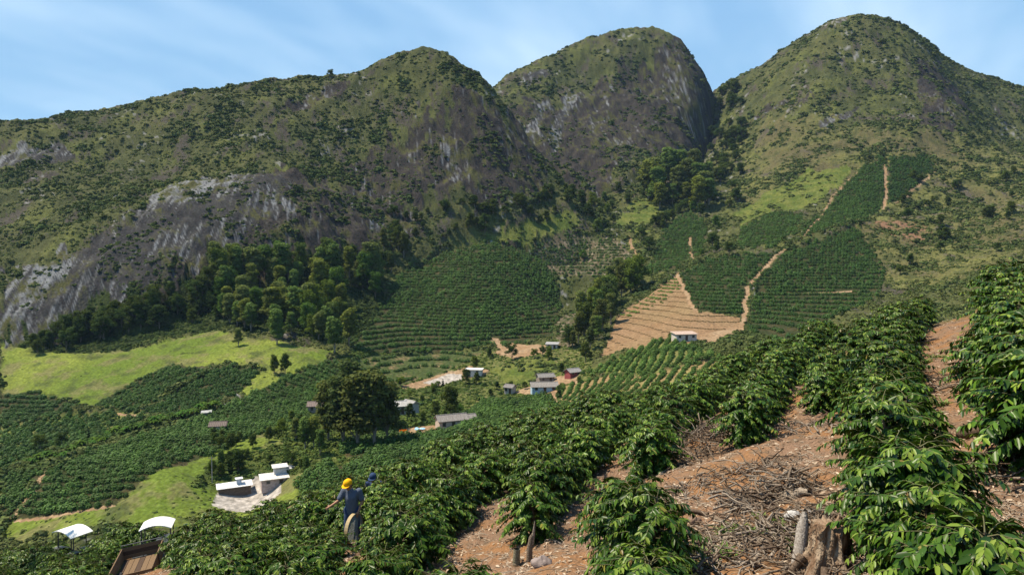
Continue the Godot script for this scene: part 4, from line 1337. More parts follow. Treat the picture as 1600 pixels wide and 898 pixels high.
func build_houses():
	var white := Color(0.74, 0.71, 0.66); var grey := Color(0.27, 0.25, 0.235); var pale := Color(0.50, 0.49, 0.47); var tile := Color(0.20, 0.16, 0.14)
	var t := site("farmhouse", "long cream farmhouse with weathered grey tile roof and a side wing", 705, 668, 22)
	block(t, Vector3.ZERO, 7.6, 4.2, 2.5, "gable", Color(0.62, 0.52, 0.44), grey)
	block(t, Vector3(5.1, 0, -0.4), 2.8, 3.6, 2.2, "gable", Color(0.42, 0.20, 0.12), grey, false)
	t = site("house", "small flat white roofed house at the end of the concrete yard", 741, 586, -8)
	block(t, Vector3.ZERO, 6.0, 4.0, 2.4, "flat", white, Color(0.72, 0.71, 0.69))
	t = site("house", "pale blue house with a long grey roof on the sandy yard", 850, 612, 6)
	block(t, Vector3.ZERO, 8.6, 4.4, 2.2, "gable", Color(0.45, 0.62, 0.72), Color(0.30, 0.28, 0.26))
	t = site("barn", "grey roofed barn standing behind the pale blue house", 852, 597, 18)
	block(t, Vector3.ZERO, 5.6, 3.6, 2.2, "gable", Color(0.30, 0.26, 0.22), Color(0.26, 0.25, 0.24))
	t = site("hut", "little grey gabled hut left of the sandy yard", 797, 614, -30)
	block(t, Vector3.ZERO, 3.0, 2.8, 2.4, "gable", Color(0.5, 0.47, 0.42), Color(0.28, 0.26, 0.25))
	t = site("house", "red walled house with a grey roof beside the straw yard", 895, 588, 30)
	block(t, Vector3.ZERO, 4.4, 3.6, 1.9, "gable", Color(0.33, 0.085, 0.085), Color(0.30, 0.29, 0.29))
	t = site("house", "low white house with a pinkish roof on the bare knoll", 1069, 531, 12)
	block(t, Vector3.ZERO, 7.4, 4.0, 2.1, "shed", Color(0.66, 0.60, 0.53), Color(0.50, 0.38, 0.31))
	t = site("house", "left pale grey roof half hidden by trees beside the dark clump", 622, 648, 15)
	block(t, Vector3(0, 0.6, 0), 4.6, 4.0, 2.6, "gable", Color(0.5, 0.48, 0.45), pale)
	t = site("house", "right pale grey roof behind the small trees above the farmhouse", 641, 646, -40)
	block(t, Vector3(0, 0.6, 0), 4.0, 3.6, 2.6, "gable", Color(0.5, 0.48, 0.45), pale)
	t = site("house", "brown roofed house at the left side of the dark clump", 494, 645, 10)
	block(t, Vector3(0, 0.3, 0), 4.6, 3.8, 2.4, "gable", Color(0.35, 0.3, 0.26), Color(0.24, 0.19, 0.17))
	t = site("hut", "hut with a dark brown tile roof alone in the coffee field", 341, 672, 12)
	block(t, Vector3.ZERO, 4.6, 3.6, 1.9, "gable", Color(0.58, 0.52, 0.48), tile)
	t = site("shed", "small grey roofed shed at the end of the banana hedge", 322, 651, 20)
	block(t, Vector3.ZERO, 2.6, 2.0, 1.6, "shed", Color(0.3, 0.3, 0.28), Color(0.40, 0.41, 0.40), false)
	t = site("house", "small white house with a grey roof at the foot of the gully", 863, 545, -12)
	block(t, Vector3.ZERO, 4.6, 3.4, 2.0, "shed", Color(0.66, 0.63, 0.6), Color(0.36, 0.36, 0.37))
	t = site("shed", "long shed with a white slab roof and a pale blue tank tower", 366, 770, 26)
	block(t, Vector3.ZERO, 7.6, 2.8, 1.9, "shed", Color(0.17, 0.13, 0.10), Color(0.78, 0.77, 0.76), false)
	var hp := Heap.new()
	hp.box(Vector3(0.5, 2.2, -0.8), Vector3(1.7, 3.5, 0.3))
	part("tank_tower", hp.mesh(), hmat(Color(0.52, 0.60, 0.72)), t)
	hp = Heap.new()
	hp.box(Vector3(0.2, 3.503, -1.1), Vector3(2.0, 3.6, 0.6))
	part("tank_lid", hp.mesh(), hmat(Color(0.74, 0.75, 0.78)), t)
	t = site("house", "two storey white house with a flat roof beside the concrete yard", 428, 758, 24)
	block(t, Vector3.ZERO, 6.2, 3.4, 2.0, "shed", Color(0.55, 0.44, 0.40), Color(0.72, 0.69, 0.65))
	block(t, Vector3(1.6, 2.0, -1.9), 3.0, 2.6, 2.1, "flat", Color(0.62, 0.63, 0.66), Color(0.76, 0.75, 0.73), false)
	block(t, Vector3(4.3, 1.4, -1.9), 1.8, 2.4, 2.1, "flat", Color(0.62, 0.6, 0.57), Color(0.76, 0.75, 0.73), false)
	# a yellow farm cart and a blue sheet in the farmhouse yard
	var cart_p := locate(630, 677)
	t = thing("farm_cart", "orange yellow farm cart parked in the yard left of the farmhouse", "cart", cart_p, 0.2)
	hp = Heap.new()
	for q in [[-1.1, 0.55, -0.6, 1.1, 0.62, 0.6], [-1.1, 0.62, -0.6, -1.04, 1.0, 0.6], [1.04, 0.62, -0.6, 1.1, 1.0, 0.6], [-1.04, 0.62, -0.6, 1.04, 1.0, -0.54], [-1.04, 0.62, 0.54, 1.04, 1.0, 0.6]]:
		hp.box(Vector3(q[0], q[1], q[2]), Vector3(q[3], q[4], q[5]))
	part("tub", hp.mesh(), mat(Color(0.62, 0.24, 0.02), 0.5), t)
	for s in [-1.0, 1.0]:
		hp = Heap.new()
		hp.tube([Vector3(0, 0.32, s * 0.63), Vector3(0, 0.32, s * 0.78)], [0.33, 0.33], 14, Color.WHITE)
		part("wheel", hp.mesh(), mat(Color(0.03, 0.03, 0.03), 0.9), t)
	hp = Heap.new()
	hp.tube([Vector3(1.1, 0.55, 0), Vector3(2.2, 0.3, 0)], [0.05, 0.04], 6, Color.WHITE)
	part("drawbar", hp.mesh(), mat(Color(0.62, 0.24, 0.02), 0.5), t)
	var sp := locate(656, 672)
	hp = Heap.new()
	for i in 5:
		for j in 3:
			var f := func(a: float, b: float) -> Vector3: return Vector3(a * 0.6 - 1.5, 0.5 + 0.16 * sin(a * 2.1 + b) + 0.1 * cos(b * 3.0 + a), b * 0.6 - 0.9)
			hp.slab([f.call(i, j), f.call(i + 1, j), f.call(i + 1, j + 1), f.call(i, j + 1)], 0.02)
	var o := part("tarpaulin", hp.mesh(), mat(Color(0.30, 0.50, 0.66), 0.6), self)
	o.position = sp
	tag(o, "crumpled pale blue sheet lying in the yard beside the farmhouse", "tarpaulin")
	# utility pole
	var pp := locate(331, 757)
	t = thing("utility_pole", "thin grey utility pole left of the long white roofed shed", "pole", pp)
	hp = Heap.new(); hp.tube([Vector3(0, -0.5, 0), Vector3(0, 7.2, 0)], [0.12, 0.08], 8, Color.WHITE)
	part("mast", hp.mesh(), hmat(Color(0.40, 0.38, 0.35)), t)
	hp = Heap.new(); hp.box(Vector3(-0.9, 6.7, -0.05), Vector3(0.9, 6.82, 0.05))
	part("crossarm", hp.mesh(), hmat(Color(0.25, 0.2, 0.16)), t)

# ---------------------------------------------------------------- wood, stumps and litter on the near soil
func stick_mesh(seed_: int, fat: float) -> ArrayMesh:
	var r := RandomNumberGenerator.new(); r.seed = seed_
	var h := Heap.new()
	var pts := []; var rad := []
	var off := Vector3.ZERO
	for q in 5:
		pts.append(Vector3(q / 4.0 - 0.5, 0, 0) + off)
		off += Vector3(0, r.randf_range(-0.06, 0.06), r.randf_range(-0.07, 0.07))
		rad.append(fat * (1.0 - 0.16 * q))
	h.tube(pts, rad, 5, Color.WHITE)
	if seed_ % 2 == 0:
		h.tube([pts[2], pts[2] + Vector3(0.2, 0.1, 0.14)], [fat * 0.6, fat * 0.3], 4, Color.WHITE)
	return h.mesh()

func wood_mat(c: Color) -> StandardMaterial3D:
	var m := mat(c, 0.95, 0.15)
	m.albedo_texture = noise_tex(71, 0.04, Color(0.5, 0.47, 0.45), Color(1, 1, 1), 256, 5)
	m.normal_enabled = true; m.normal_texture = bump_tex(72, 0.05, 6.0, 256)
	m.uv1_triplanar = true; m.uv1_scale = Vector3(3, 3, 3)
	return m

func build_litter():
	var sticks := []
	for k in 6: sticks.append(stick_mesh(400 + k, 0.016))
	var wm := [wood_mat(Color(0.30, 0.24, 0.18)), wood_mat(Color(0.20, 0.15, 0.11)), wood_mat(Color(0.42, 0.36, 0.29))]
	# px, py, spread along x and depth, height, sticks, length, label
	var piles := [
		[1085, 705, 1.5, 1.1, 0.55, 230, 1.0, "heap of pale dead branches left of the bare soil"],
		[1205, 775, 0.75, 0.55, 0.4, 170, 0.75, "tangled heap of dead twigs in the middle of the soil"],
		[1165, 845, 1.35, 1.2, 0.08, 260, 0.7, "loose branches strewn over the ground left of the stump"],
		[1320, 880, 0.6, 0.8, 0.12, 110, 0.5, "broken twigs lying around the big stump"],
		[1150, 745, 1.3, 0.7, 0.05, 120, 0.55, "thin dry twigs scattered over the orange soil"],
		[1260, 665, 0.9, 1.2, 0.06, 90, 0.6, "dry twigs on the soil right of the middle shrub"],
		[1240, 830, 0.7, 0.7, 0.1, 120, 0.55, "straw coloured twigs between the heap and the stump"],
		[1565, 735, 0.6, 0.7, 0.2, 80, 0.7, "heap of dry cut branches at the right edge"],
		[1475, 600, 0.5, 0.9, 0.12, 50, 0.7, "dry branches on the path between the right rows"],
		[925, 715, 0.5, 1.0, 0.1, 45, 0.9, "dry branches on the path right of the post row"],
		[745, 790, 0.4, 0.7, 0.08, 30, 0.8, "few dry branches on the path below the yellow capped man"],
		[1290, 610, 0.6, 0.8, 0.1, 35, 0.8, "dry branches behind the shrub row above the soil"],
	]
	for a in piles:
		var c := near_spot(a[0], a[1])
		var t := thing("brush_pile", a[7], "branches", c)
		for k in a[5]:
			var rr := sqrt(rng.randf())
			var az := rng.randf() * TAU
			var lx: float = cos(az) * rr * a[2]; var lz: float = sin(az) * rr * a[3]
			var y := near_ground(c.x + lx, -(c.z + lz)) - c.y
			var o := part("stick", sticks[rng.randi() % 6], wm[rng.randi() % 3], t)
			var l: float = a[6] * rng.randf_range(0.35, 1.15)
			var fat := rng.randf_range(0.5, 1.3)
			if rng.randf() < 0.08: fat *= 1.8
			var pitch: float = rng.randf_range(-1, 1) * (0.12 + a[4] * 1.1 * (1.0 - rr * 0.5))
			o.transform = Transform3D(Basis(Vector3.UP, rng.randf() * TAU) * Basis(Vector3.BACK, pitch) * Basis().scaled(Vector3(l, fat, fat)), Vector3(lx, y + 0.02 + rng.randf() * a[4] * (1.0 - rr * rr), lz))
	# logs: two photograph points, radius
	var logs := [
		[1130, 838, 1200, 842, 0.055, 2, "pale straight log lying left of the big stump"],
		[1112, 812, 1178, 828, 0.03, 0, "bent grey branch lying above the pale log"],
		[1180, 872, 1212, 832, 0.03, 2, "pale stick pointing up to the right beside the stump"],
		[1205, 866, 1222, 840, 0.025, 2, "short pale stick between the log and the stump"],
		[1147, 880, 1188, 882, 0.03, 2, "short pale log at the lower edge of the soil"],
		[1237, 775, 1262, 782, 0.085, 2, "short thick pale log at the twig heap"],
		[1508, 686, 1542, 692, 0.13, 1, "thick dark log under the right shrubs"],
		[1060, 812, 1110, 806, 0.04, 1, "dark branch at the left end of the pale log"],
		[1098, 728, 1215, 722, 0.015, 2, "long thin branch lying across the orange soil"],
		[1165, 690, 1190, 712, 0.02, 0, "thin grey branch at the foot of the middle shrub"],
	]
	for a in logs:
		var p := near_spot(a[0], a[1]); var q := near_spot(a[2], a[3])
		var h := Heap.new()
		var pts := []; var rad := []
		for k in 7:
			var f := k / 6.0
			var w := p.lerp(q, f)
			w.y = near_ground(w.x, -w.z) + a[4] * 0.75
			w += Vector3(nz2.get_noise_2d(k * 0.7, a[0]), 0.3 * nz2.get_noise_2d(k * 0.9, a[1]), nz2.get_noise_2d(k * 0.8, a[2])) * a[4] * 1.2
			pts.append(w - p); rad.append(a[4] * (1.0 - 0.3 * f) * (1.0 + 0.15 * nz2.get_noise_2d(k * 1.3, 5.0)))
		h.tube(pts, rad, 9, Color.WHITE)
		var o := part("log", h.mesh(), wm[a[5]], self)
		o.position = p
		tag(o, a[6], "log")
	# the big stump with flared roots
	var sp := near_spot(1290, 888)
	var t := thing("tree_stump", "big weathered stump with flaring roots at the lower edge of the soil", "stump", sp)
	t.scale = Vector3(0.9, 0.82, 0.9)
	var verts := PackedVector3Array(); var cols := PackedColorArray(); var tris := PackedInt32Array()
	var sides := 40; var rows := 22
	for j in rows:
		var f := float(j) / (rows - 1)
		for i in sides:
			var an := TAU * i / sides
			var flare := pow(1.0 - f, 2.4)
			var lobes := 0.5 + 0.5 * sin(an * 5.0 + 1.3)
			var rr := 0.20 + 0.17 * flare * (0.45 + lobes) + 0.035 * sin(an * 5.0 + 1.3) + nz2.get_noise_3d(cos(an) * 2.2, f * 1.2, sin(an) * 2.2) * 0.07
			rr += nz2.get_noise_3d(cos(an) * 9.0, f * 1.5, sin(an) * 9.0) * 0.022
			var top := 0.62 + 0.14 * nz2.get_noise_2d(cos(an) * 1.5, sin(an) * 1.5)
			verts.append(Vector3(cos(an) * rr + f * 0.06, -0.15 + (top + 0.15) * f, sin(an) * rr))
			var g := clampf(nz2.get_noise_3d(cos(an) * 5.0, f * 2.0, sin(an) * 5.0) * 1.4 + 0.4, 0, 1)
			cols.append(Color(0.13, 0.08, 0.05).lerp(Color(0.31, 0.24, 0.17), g))
	var ce := verts.size()
	verts.append(Vector3(0.06, 0.56, 0)); cols.append(Color(0.22, 0.14, 0.09))
	for j in rows - 1:
		for i in sides:
			var a := j * sides + i; var b := j * sides + (i + 1) % sides
			tris.append_array([a, b, a + sides, b, b + sides, a + sides])
	for i in sides: tris.append_array([(rows - 1) * sides + i, (rows - 1) * sides + (i + 1) % sides, ce])
	var bm := vmat(0.95, 0.15)
	bm.normal_enabled = true; bm.normal_texture = bump_tex(74, 0.05, 10.0, 256)
	bm.uv1_triplanar = true; bm.uv1_scale = Vector3(2, 0.7, 2)
	part("trunk", smooth_mesh(verts, cols, tris), bm, t)
	for k in 4:
		var az := k * 1.5 + 0.5
		var h := Heap.new()
		var o := Vector3(cos(az), 0, sin(az))
		h.tube([o * 0.25 + Vector3(0, 0.12, 0), o * 0.36 + Vector3(0, 0.02 + 0.1 * o.x, 0), o * 0.52 + Vector3(0, -0.06 + 0.15 * o.x, 0)], [0.06, 0.045, 0.012], 7, Color.WHITE)
		part("root", h.mesh(), wm[1], t)
	# a pale slab of bark leaning on the stump
	var h2 := Heap.new()
	var bp := near_spot(1250, 878)
	h2.tube([Vector3(-0.05, -0.02, 0.05), Vector3(0.0, 0.22, 0), Vector3(0.06, 0.46, -0.08), Vector3(0.11, 0.62, -0.14)], [0.085, 0.075, 0.07, 0.03], 9, Color.WHITE)
	var o2 := part("log", h2.mesh(), wood_mat(Color(0.50, 0.46, 0.41)), self)
	o2.position = bp
	tag(o2, "pale bleached log leaning against the left side of the big stump", "log")
	# dead post, short stump and stone in front of the third row
	var dp := near_spot(826, 878)
	var post := thing("dead_post", "grey split dead trunk standing in front of a shrub", "post", dp)
	var h3 := Heap.new()
	h3.tube([Vector3(0, -0.2, 0), Vector3(0.02, 0.2, 0), Vector3(0.05, 0.38, 0), Vector3(0.07, 0.46, 0)], [0.055, 0.05, 0.045, 0.012], 7, Color.WHITE)
	part("trunk", h3.mesh(), wm[0], post)
	h3 = Heap.new()
	h3.tube([Vector3(0.06, 0.28, 0.01), Vector3(0.085, 0.5, 0.01), Vector3(0.1, 0.66, 0)], [0.03, 0.022, 0.006], 6, Color.WHITE)
	part("splinter", h3.mesh(), wm[2], post)
	var ss := near_spot(807, 884)
	h3 = Heap.new()
	h3.tube([Vector3(0, -0.2, 0), Vector3(0, 0.12, 0), Vector3(0.01, 0.27, 0)], [0.07, 0.06, 0.055], 9, Color.WHITE)
	var so := part("tree_stump", h3.mesh(), wood_mat(Color(0.34, 0.32, 0.22)), self)
	so.position = ss
	tag(so, "short mossy cut stump left of the grey dead post", "stump")
	stone(near_spot(846, 892), 0.13, Color(0.27, 0.22, 0.20), "smooth round brown stone at the lower edge beside the dead post")
	stone(near_spot(1240, 812), 0.10, Color(0.50, 0.48, 0.46), "pale stone above the big stump")
	stone(near_spot(1262, 808), 0.075, Color(0.34, 0.31, 0.29), "grey stone right of the pale stone")
	stone(near_spot(1085, 815), 0.09, Color(0.22, 0.15, 0.11), "dark clod at the left end of the branches")
	# fallen leaves, bark chips and twigs
	var lx := []; var lc := []; var tx := []; var tc := []
	var leafm := Heap.new()
	leafm.leaf(Vector3(-0.05, 0, 0), Vector3.RIGHT, Vector3.UP, 0.1, 0.04, 0.2, Color.WHITE)
	for k in 60000:
		var u := rng.randf_range(-0.85, 0.85); var d := exp(rng.randf_range(1.2, 3.35))
		var x := u * d
		var y := near_ground(x, d)
		if nz.get_noise_2d(x * 0.5 + 20.0, d * 0.5) + rng.randf_range(-0.35, 0.35) < -0.2: continue
		var b := Basis(Vector3.UP, rng.randf() * TAU) * Basis(Vector3.RIGHT, rng.randf_range(-0.6, 0.6)) * Basis(Vector3.BACK, rng.randf_range(-0.3, 0.5))
		if k % 3 != 0:
			var s := rng.randf_range(0.5, 1.2)
			lx.append(Transform3D(b.scaled(Vector3(s, s, s)), Vector3(x, y + 0.015, -d)))
			var c := Color(0.22, 0.15, 0.10).lerp(Color(0.46, 0.37, 0.27), rng.randf())
			lc.append(c)
		else:
			var l := rng.randf_range(0.1, 0.4)
			tx.append(Transform3D(b * Basis().scaled(Vector3(l, 0.45, 0.45)), Vector3(x, y + 0.015, -d)))
			lc.size()
			tc.append(Color(0.17, 0.12, 0.08).lerp(Color(0.40, 0.33, 0.25), rng.randf()))
	scatter("leaf_litter", "dry fallen leaves spread over the hillside soil", "leaves", leafm.mesh(), vmat(0.9, 0.2), lx, lc)
	scatter("twig_litter", "small dry twigs spread over the hillside soil", "twigs", stick_mesh(409, 0.014), vmat(0.95, 0.1), tx, tc)
	# weeds
	var wmesh := []
	for k in 3:
		var r := RandomNumberGenerator.new(); r.seed = 500 + k
		var h := Heap.new()
		for q in 46:
			var az := r.randf() * TAU
			var ax := Vector3(cos(az) * 0.8, r.randf_range(0.3, 1.3), sin(az) * 0.8).normalized()
			var p := Vector3(r.randf_range(-0.1, 0.1), 0, r.randf_range(-0.1, 0.1))
			h.leaf(p, ax, Vector3.UP, r.randf_range(0.08, 0.2), 0.022, 0.35, Color(0.08, 0.15, 0.025).lerp(Color(0.15, 0.2, 0.05), r.randf()))
		wmesh.append(h.mesh())
	var weedm := vmat(0.6, 0.3, 0.3)
	for a in [[1195, 818, 9, 0.5, "in the patch above the pale log"], [1470, 640, 9, 0.5, "on the path between the right rows"], [1475, 560, 8, 0.7, "at the far end of the right path"], [895, 795, 6, 0.4, "on the path left of the clump"], [1265, 860, 3, 0.15, "on the bleached log side of the stump"], [1115, 880, 5, 0.4, "at the lower left of the soil"], [640, 870, 4, 0.4, "on the path right of the yellow capped man"]]:
		var c := near_spot(a[0], a[1])
		for k in a[2]:
			var x: float = c.x + rng.randf_range(-1, 1) * a[3]; var z: float = c.z + rng.randf_range(-1, 1) * a[3]
			var o := part("weed", wmesh[k % 3], weedm, self)
			o.position = Vector3(x, near_ground(x, -z) - 0.01, z)
			o.rotation.y = rng.randf() * TAU
			var s := rng.randf_range(0.7, 1.4)
			o.scale = Vector3(s, s, s)
			tag(o, "small weed %s" % a[4], "weed", "weeds on the near soil")

func stone(p: Vector3, size: float, c: Color, label: String):
	var verts := PackedVector3Array(); var cols := PackedColorArray(); var tris := PackedInt32Array()
	for j in 11:
		var el := PI * j / 10.0 - PI / 2
		for i in 18:
			var az := TAU * i / 18.0
			var o := Vector3(cos(az) * cos(el), sin(el), sin(az) * cos(el))
			var s := 1.0 + nz2.get_noise_3d(o.x * 1.2 + p.x * 9.0, o.y * 1.2, o.z * 1.2) * 0.35
			verts.append(o * size * s * Vector3(1.2, 0.8, 1.0)); cols.append(c * (0.85 + 0.3 * nz2.get_noise_3d(o.x * 6, o.y * 6, o.z * 6)))
	for j in 10:
		for i in 18:
			var a := j * 18 + i; var b := j * 18 + (i + 1) % 18
			tris.append_array([a, b, a + 18, b, b + 18, a + 18])
	var m := vmat(0.9, 0.2)
	m.normal_enabled = true; m.normal_texture = bump_tex(75, 0.05, 5.0, 256); m.uv1_triplanar = true; m.uv1_scale = Vector3(4, 4, 4)
	var o2 := part("stone", smooth_mesh(verts, cols, tris), m, self)
	o2.position = p + Vector3(0, size * 0.35, 0)
	tag(o2, label, "stone")

# ---------------------------------------------------------------- trailer and tractors
func build_vehicles():
	var wood := wood_mat(Color(0.30, 0.21, 0.13)); var dark := wood_mat(Color(0.14, 0.10, 0.075)); var steel := mat(Color(0.05, 0.055, 0.06), 0.6, 0.4)
	var rubber := mat(Color(0.025, 0.025, 0.027), 0.9, 0.2)
	var p := Vector3(-13.85, 0, -25.2)
	p.y = near_ground(p.x, -p.z) - 0.05
	var t := thing("wooden_trailer", "empty wooden plank trailer standing among the shrubs behind the tractor", "trailer", p, 0.33)
	t.rotation.z = 0.12
	t.scale = Vector3(0.87, 0.87, 0.87)
	var W := 0.82; var L := 1.5; var fl := 0.62; var tp := 1.12
	for k in 7:       # floor planks, front to back
		var hp := Heap.new()
		var x0 := -W + 0.04 + k * (2 * W - 0.08) / 7.0
		hp.box(Vector3(x0 + 0.008, fl - 0.05, -L + 0.04), Vector3(x0 + (2 * W - 0.08) / 7.0 - 0.008, fl + rng.randf() * 0.008, L - 0.04))
		part("floor_plank", hp.mesh(), dark if k % 3 == 0 else wood, t)
	for s in [-1.0, 1.0]:
		for k in 3:
			var y0 := fl + 0.004 + k * 0.168
			var hp := Heap.new()
			hp.box(Vector3(s * W - 0.022, y0 + 0.006, -L), Vector3(s * W + 0.022, y0 + 0.162, L))
			part("side_plank", hp.mesh(), wood, t)
		for k in 3:
			var hp := Heap.new()
			var z: float = -L + 0.15 + k * (L - 0.15)
			hp.box(Vector3(s * W + s * 0.047 - 0.022, fl - 0.12, z - 0.04), Vector3(s * W + s * 0.047 + 0.022, tp + 0.03, z + 0.04))
			part("stake", hp.mesh(), dark, t)
	for k in 3:       # headboard is higher
		for e in [-1, 1]:
			var y0 := fl + 0.004 + k * 0.175
			var hp := Heap.new()
			var z: float = e * (L + 0.025)
			hp.box(Vector3(-W, y0 + 0.006, z - 0.02), Vector3(W, y0 + 0.168, z + 0.02))
			part("headboard_plank" if e < 0 else "tailgate_plank", hp.mesh(), wood if k != 1 else dark, t)
	var hp := Heap.new()
	hp.tube([Vector3(-W - 0.02, tp + 0.12, -L - 0.05), Vector3(W + 0.02, tp + 0.12, -L - 0.05)], [0.025, 0.025], 8, Color.WHITE)
	for x in [-W, 0.0, W]: hp.tube([Vector3(x, tp - 0.2, -L - 0.07), Vector3(x, tp + 0.12, -L - 0.05)], [0.02, 0.02], 6, Color.WHITE)
	part("front_rail", hp.mesh(), steel, t)
	hp = Heap.new()
	for x in [-0.45, 0.45]: hp.box(Vector3(x - 0.05, fl - 0.2, -L), Vector3(x + 0.05, fl - 0.055, L))
	hp.box(Vector3(-0.05, fl - 0.2, -L - 1.1), Vector3(0.05, fl - 0.1, -L - 0.003))
	part("chassis", hp.mesh(), steel, t)
	for s in [-1.0, 1.0]:
		var wh := Heap.new()
		wheel(wh, Vector3(s * 0.68, 0.34, 0.1), 0.36, 0.2)
		part("wheel", wh.mesh(), rubber, t)
	tractor(near_spot(238, 838, 0.6), Vector3(-15.05, -13.42, -28.9), 0.3, "tractor with a curved white canopy ahead of the wooden trailer", 0.86)
	tractor(near_spot(105, 850, 0.6), Vector3(-21.35, -15.45, -33.2), -0.5, "tractor with a wide curved white canopy half hidden at the lower left", 1.12)

func wheel(h: Heap, c: Vector3, r: float, w: float):
	h.tube([c + Vector3(-w / 2, 0, 0), c + Vector3(-w / 2, 0, 0), c + Vector3(-w * 0.3, 0, 0), c + Vector3(w * 0.3, 0, 0), c + Vector3(w / 2, 0, 0)], [r * 0.3, r * 0.9, r, r, r * 0.9], 20, Color.WHITE)

func tractor(_seen: Vector3, p: Vector3, turn: float, label: String, wide: float):
	var t := thing("tractor", label, "tractor", p, turn)
	var paint := mat(Color(0.045, 0.05, 0.05), 0.5, 0.4); var steel := mat(Color(0.05, 0.05, 0.055), 0.6, 0.4); var rubber := mat(Color(0.025, 0.025, 0.027), 0.9, 0.2)
	var hp := Heap.new()
	hp.box(Vector3(-0.26, 0.55, -1.6), Vector3(0.26, 1.02, -0.35))
	part("hood", hp.mesh(), paint, t)
	hp = Heap.new()
	hp.box(Vector3(-0.24, 0.45, -0.348), Vector3(0.24, 0.75, 0.75))
	part("gearbox", hp.mesh(), steel, t)
	hp = Heap.new()
	hp.box(Vector3(-0.22, 0.8, 0.25), Vector3(0.22, 0.9, 0.65)); hp.box(Vector3(-0.22, 0.903, 0.56), Vector3(0.22, 1.2, 0.65))
	part("seat", hp.mesh(), steel, t)
	for s in [-1.0, 1.0]:
		hp = Heap.new(); wheel(hp, Vector3(s * 0.62, 0.6, 0.45), 0.6, 0.32)
		part("rear_wheel", hp.mesh(), rubber, t)
		hp = Heap.new(); wheel(hp, Vector3(s * 0.5, 0.34, -1.3), 0.34, 0.18)
		part("front_wheel", hp.mesh(), rubber, t)
		hp = Heap.new()
		for k in 6:
			var a := 0.3 + k * 0.4; var b := a + 0.4
			hp.slab([Vector3(s * 0.62 - 0.2, 0.6 + sin(a) * 0.68, 0.45 + cos(a) * 0.68), Vector3(s * 0.62 + 0.2, 0.6 + sin(a) * 0.68, 0.45 + cos(a) * 0.68), Vector3(s * 0.62 + 0.2, 0.6 + sin(b) * 0.68, 0.45 + cos(b) * 0.68), Vector3(s * 0.62 - 0.2, 0.6 + sin(b) * 0.68, 0.45 + cos(b) * 0.68)], 0.015)
		part("fender", hp.mesh(), paint, t)
		for z in [-0.2, 0.5]:
			hp = Heap.new(); hp.tube([Vector3(s * 0.55, 0.7, z), Vector3(s * 0.55, 2.06, z)], [0.025, 0.025], 6, Color.WHITE)
			part("canopy_post", hp.mesh(), steel, t)
	hp = Heap.new(); hp.tube([Vector3(0, 0.8, -0.3), Vector3(0, 1.2, -0.05)], [0.02, 0.02], 6, Color.WHITE)
	for k in 12:
		var a := TAU * k / 12.0; var b := TAU * (k + 1) / 12.0
		hp.tube([Vector3(cos(a) * 0.18, 1.2 + sin(a) * 0.09, -0.05 - sin(a) * 0.15), Vector3(cos(b) * 0.18, 1.2 + sin(b) * 0.09, -0.05 - sin(b) * 0.15)], [0.014, 0.014], 5, Color.WHITE)
	part("steering_wheel", hp.mesh(), steel, t)
	hp = Heap.new()
	var n := 14
	for k in n:
		var x0 := lerpf(-0.72, 0.72, float(k) / n) * wide; var x1 := lerpf(-0.72, 0.72, float(k + 1) / n) * wide
		var y0 := 2.06 + 0.17 * (1.0 - pow(absf(x0) / (0.72 * wide), 2.0)); var y1 := 2.06 + 0.17 * (1.0 - pow(absf(x1) / (0.72 * wide), 2.0))
		hp.slab([Vector3(x0, y0, -0.4), Vector3(x1, y1, -0.4), Vector3(x1, y1, 0.65), Vector3(x0, y0, 0.65)], 0.035)
	part("canopy", hp.mesh(), mat(Color(0.62, 0.61, 0.57), 0.6, 0.3), t)

# ---------------------------------------------------------------- people
func worker_spot() -> Vector3: return near_spot(549, 745, 1.75)
func helper_spot() -> Vector3:
	var r := dir_of(584, 738)
	var d := 19.6
	return Vector3(r.x * d, minf(near_ground(r.x * d, d), r.y * d - 1.66), -d)

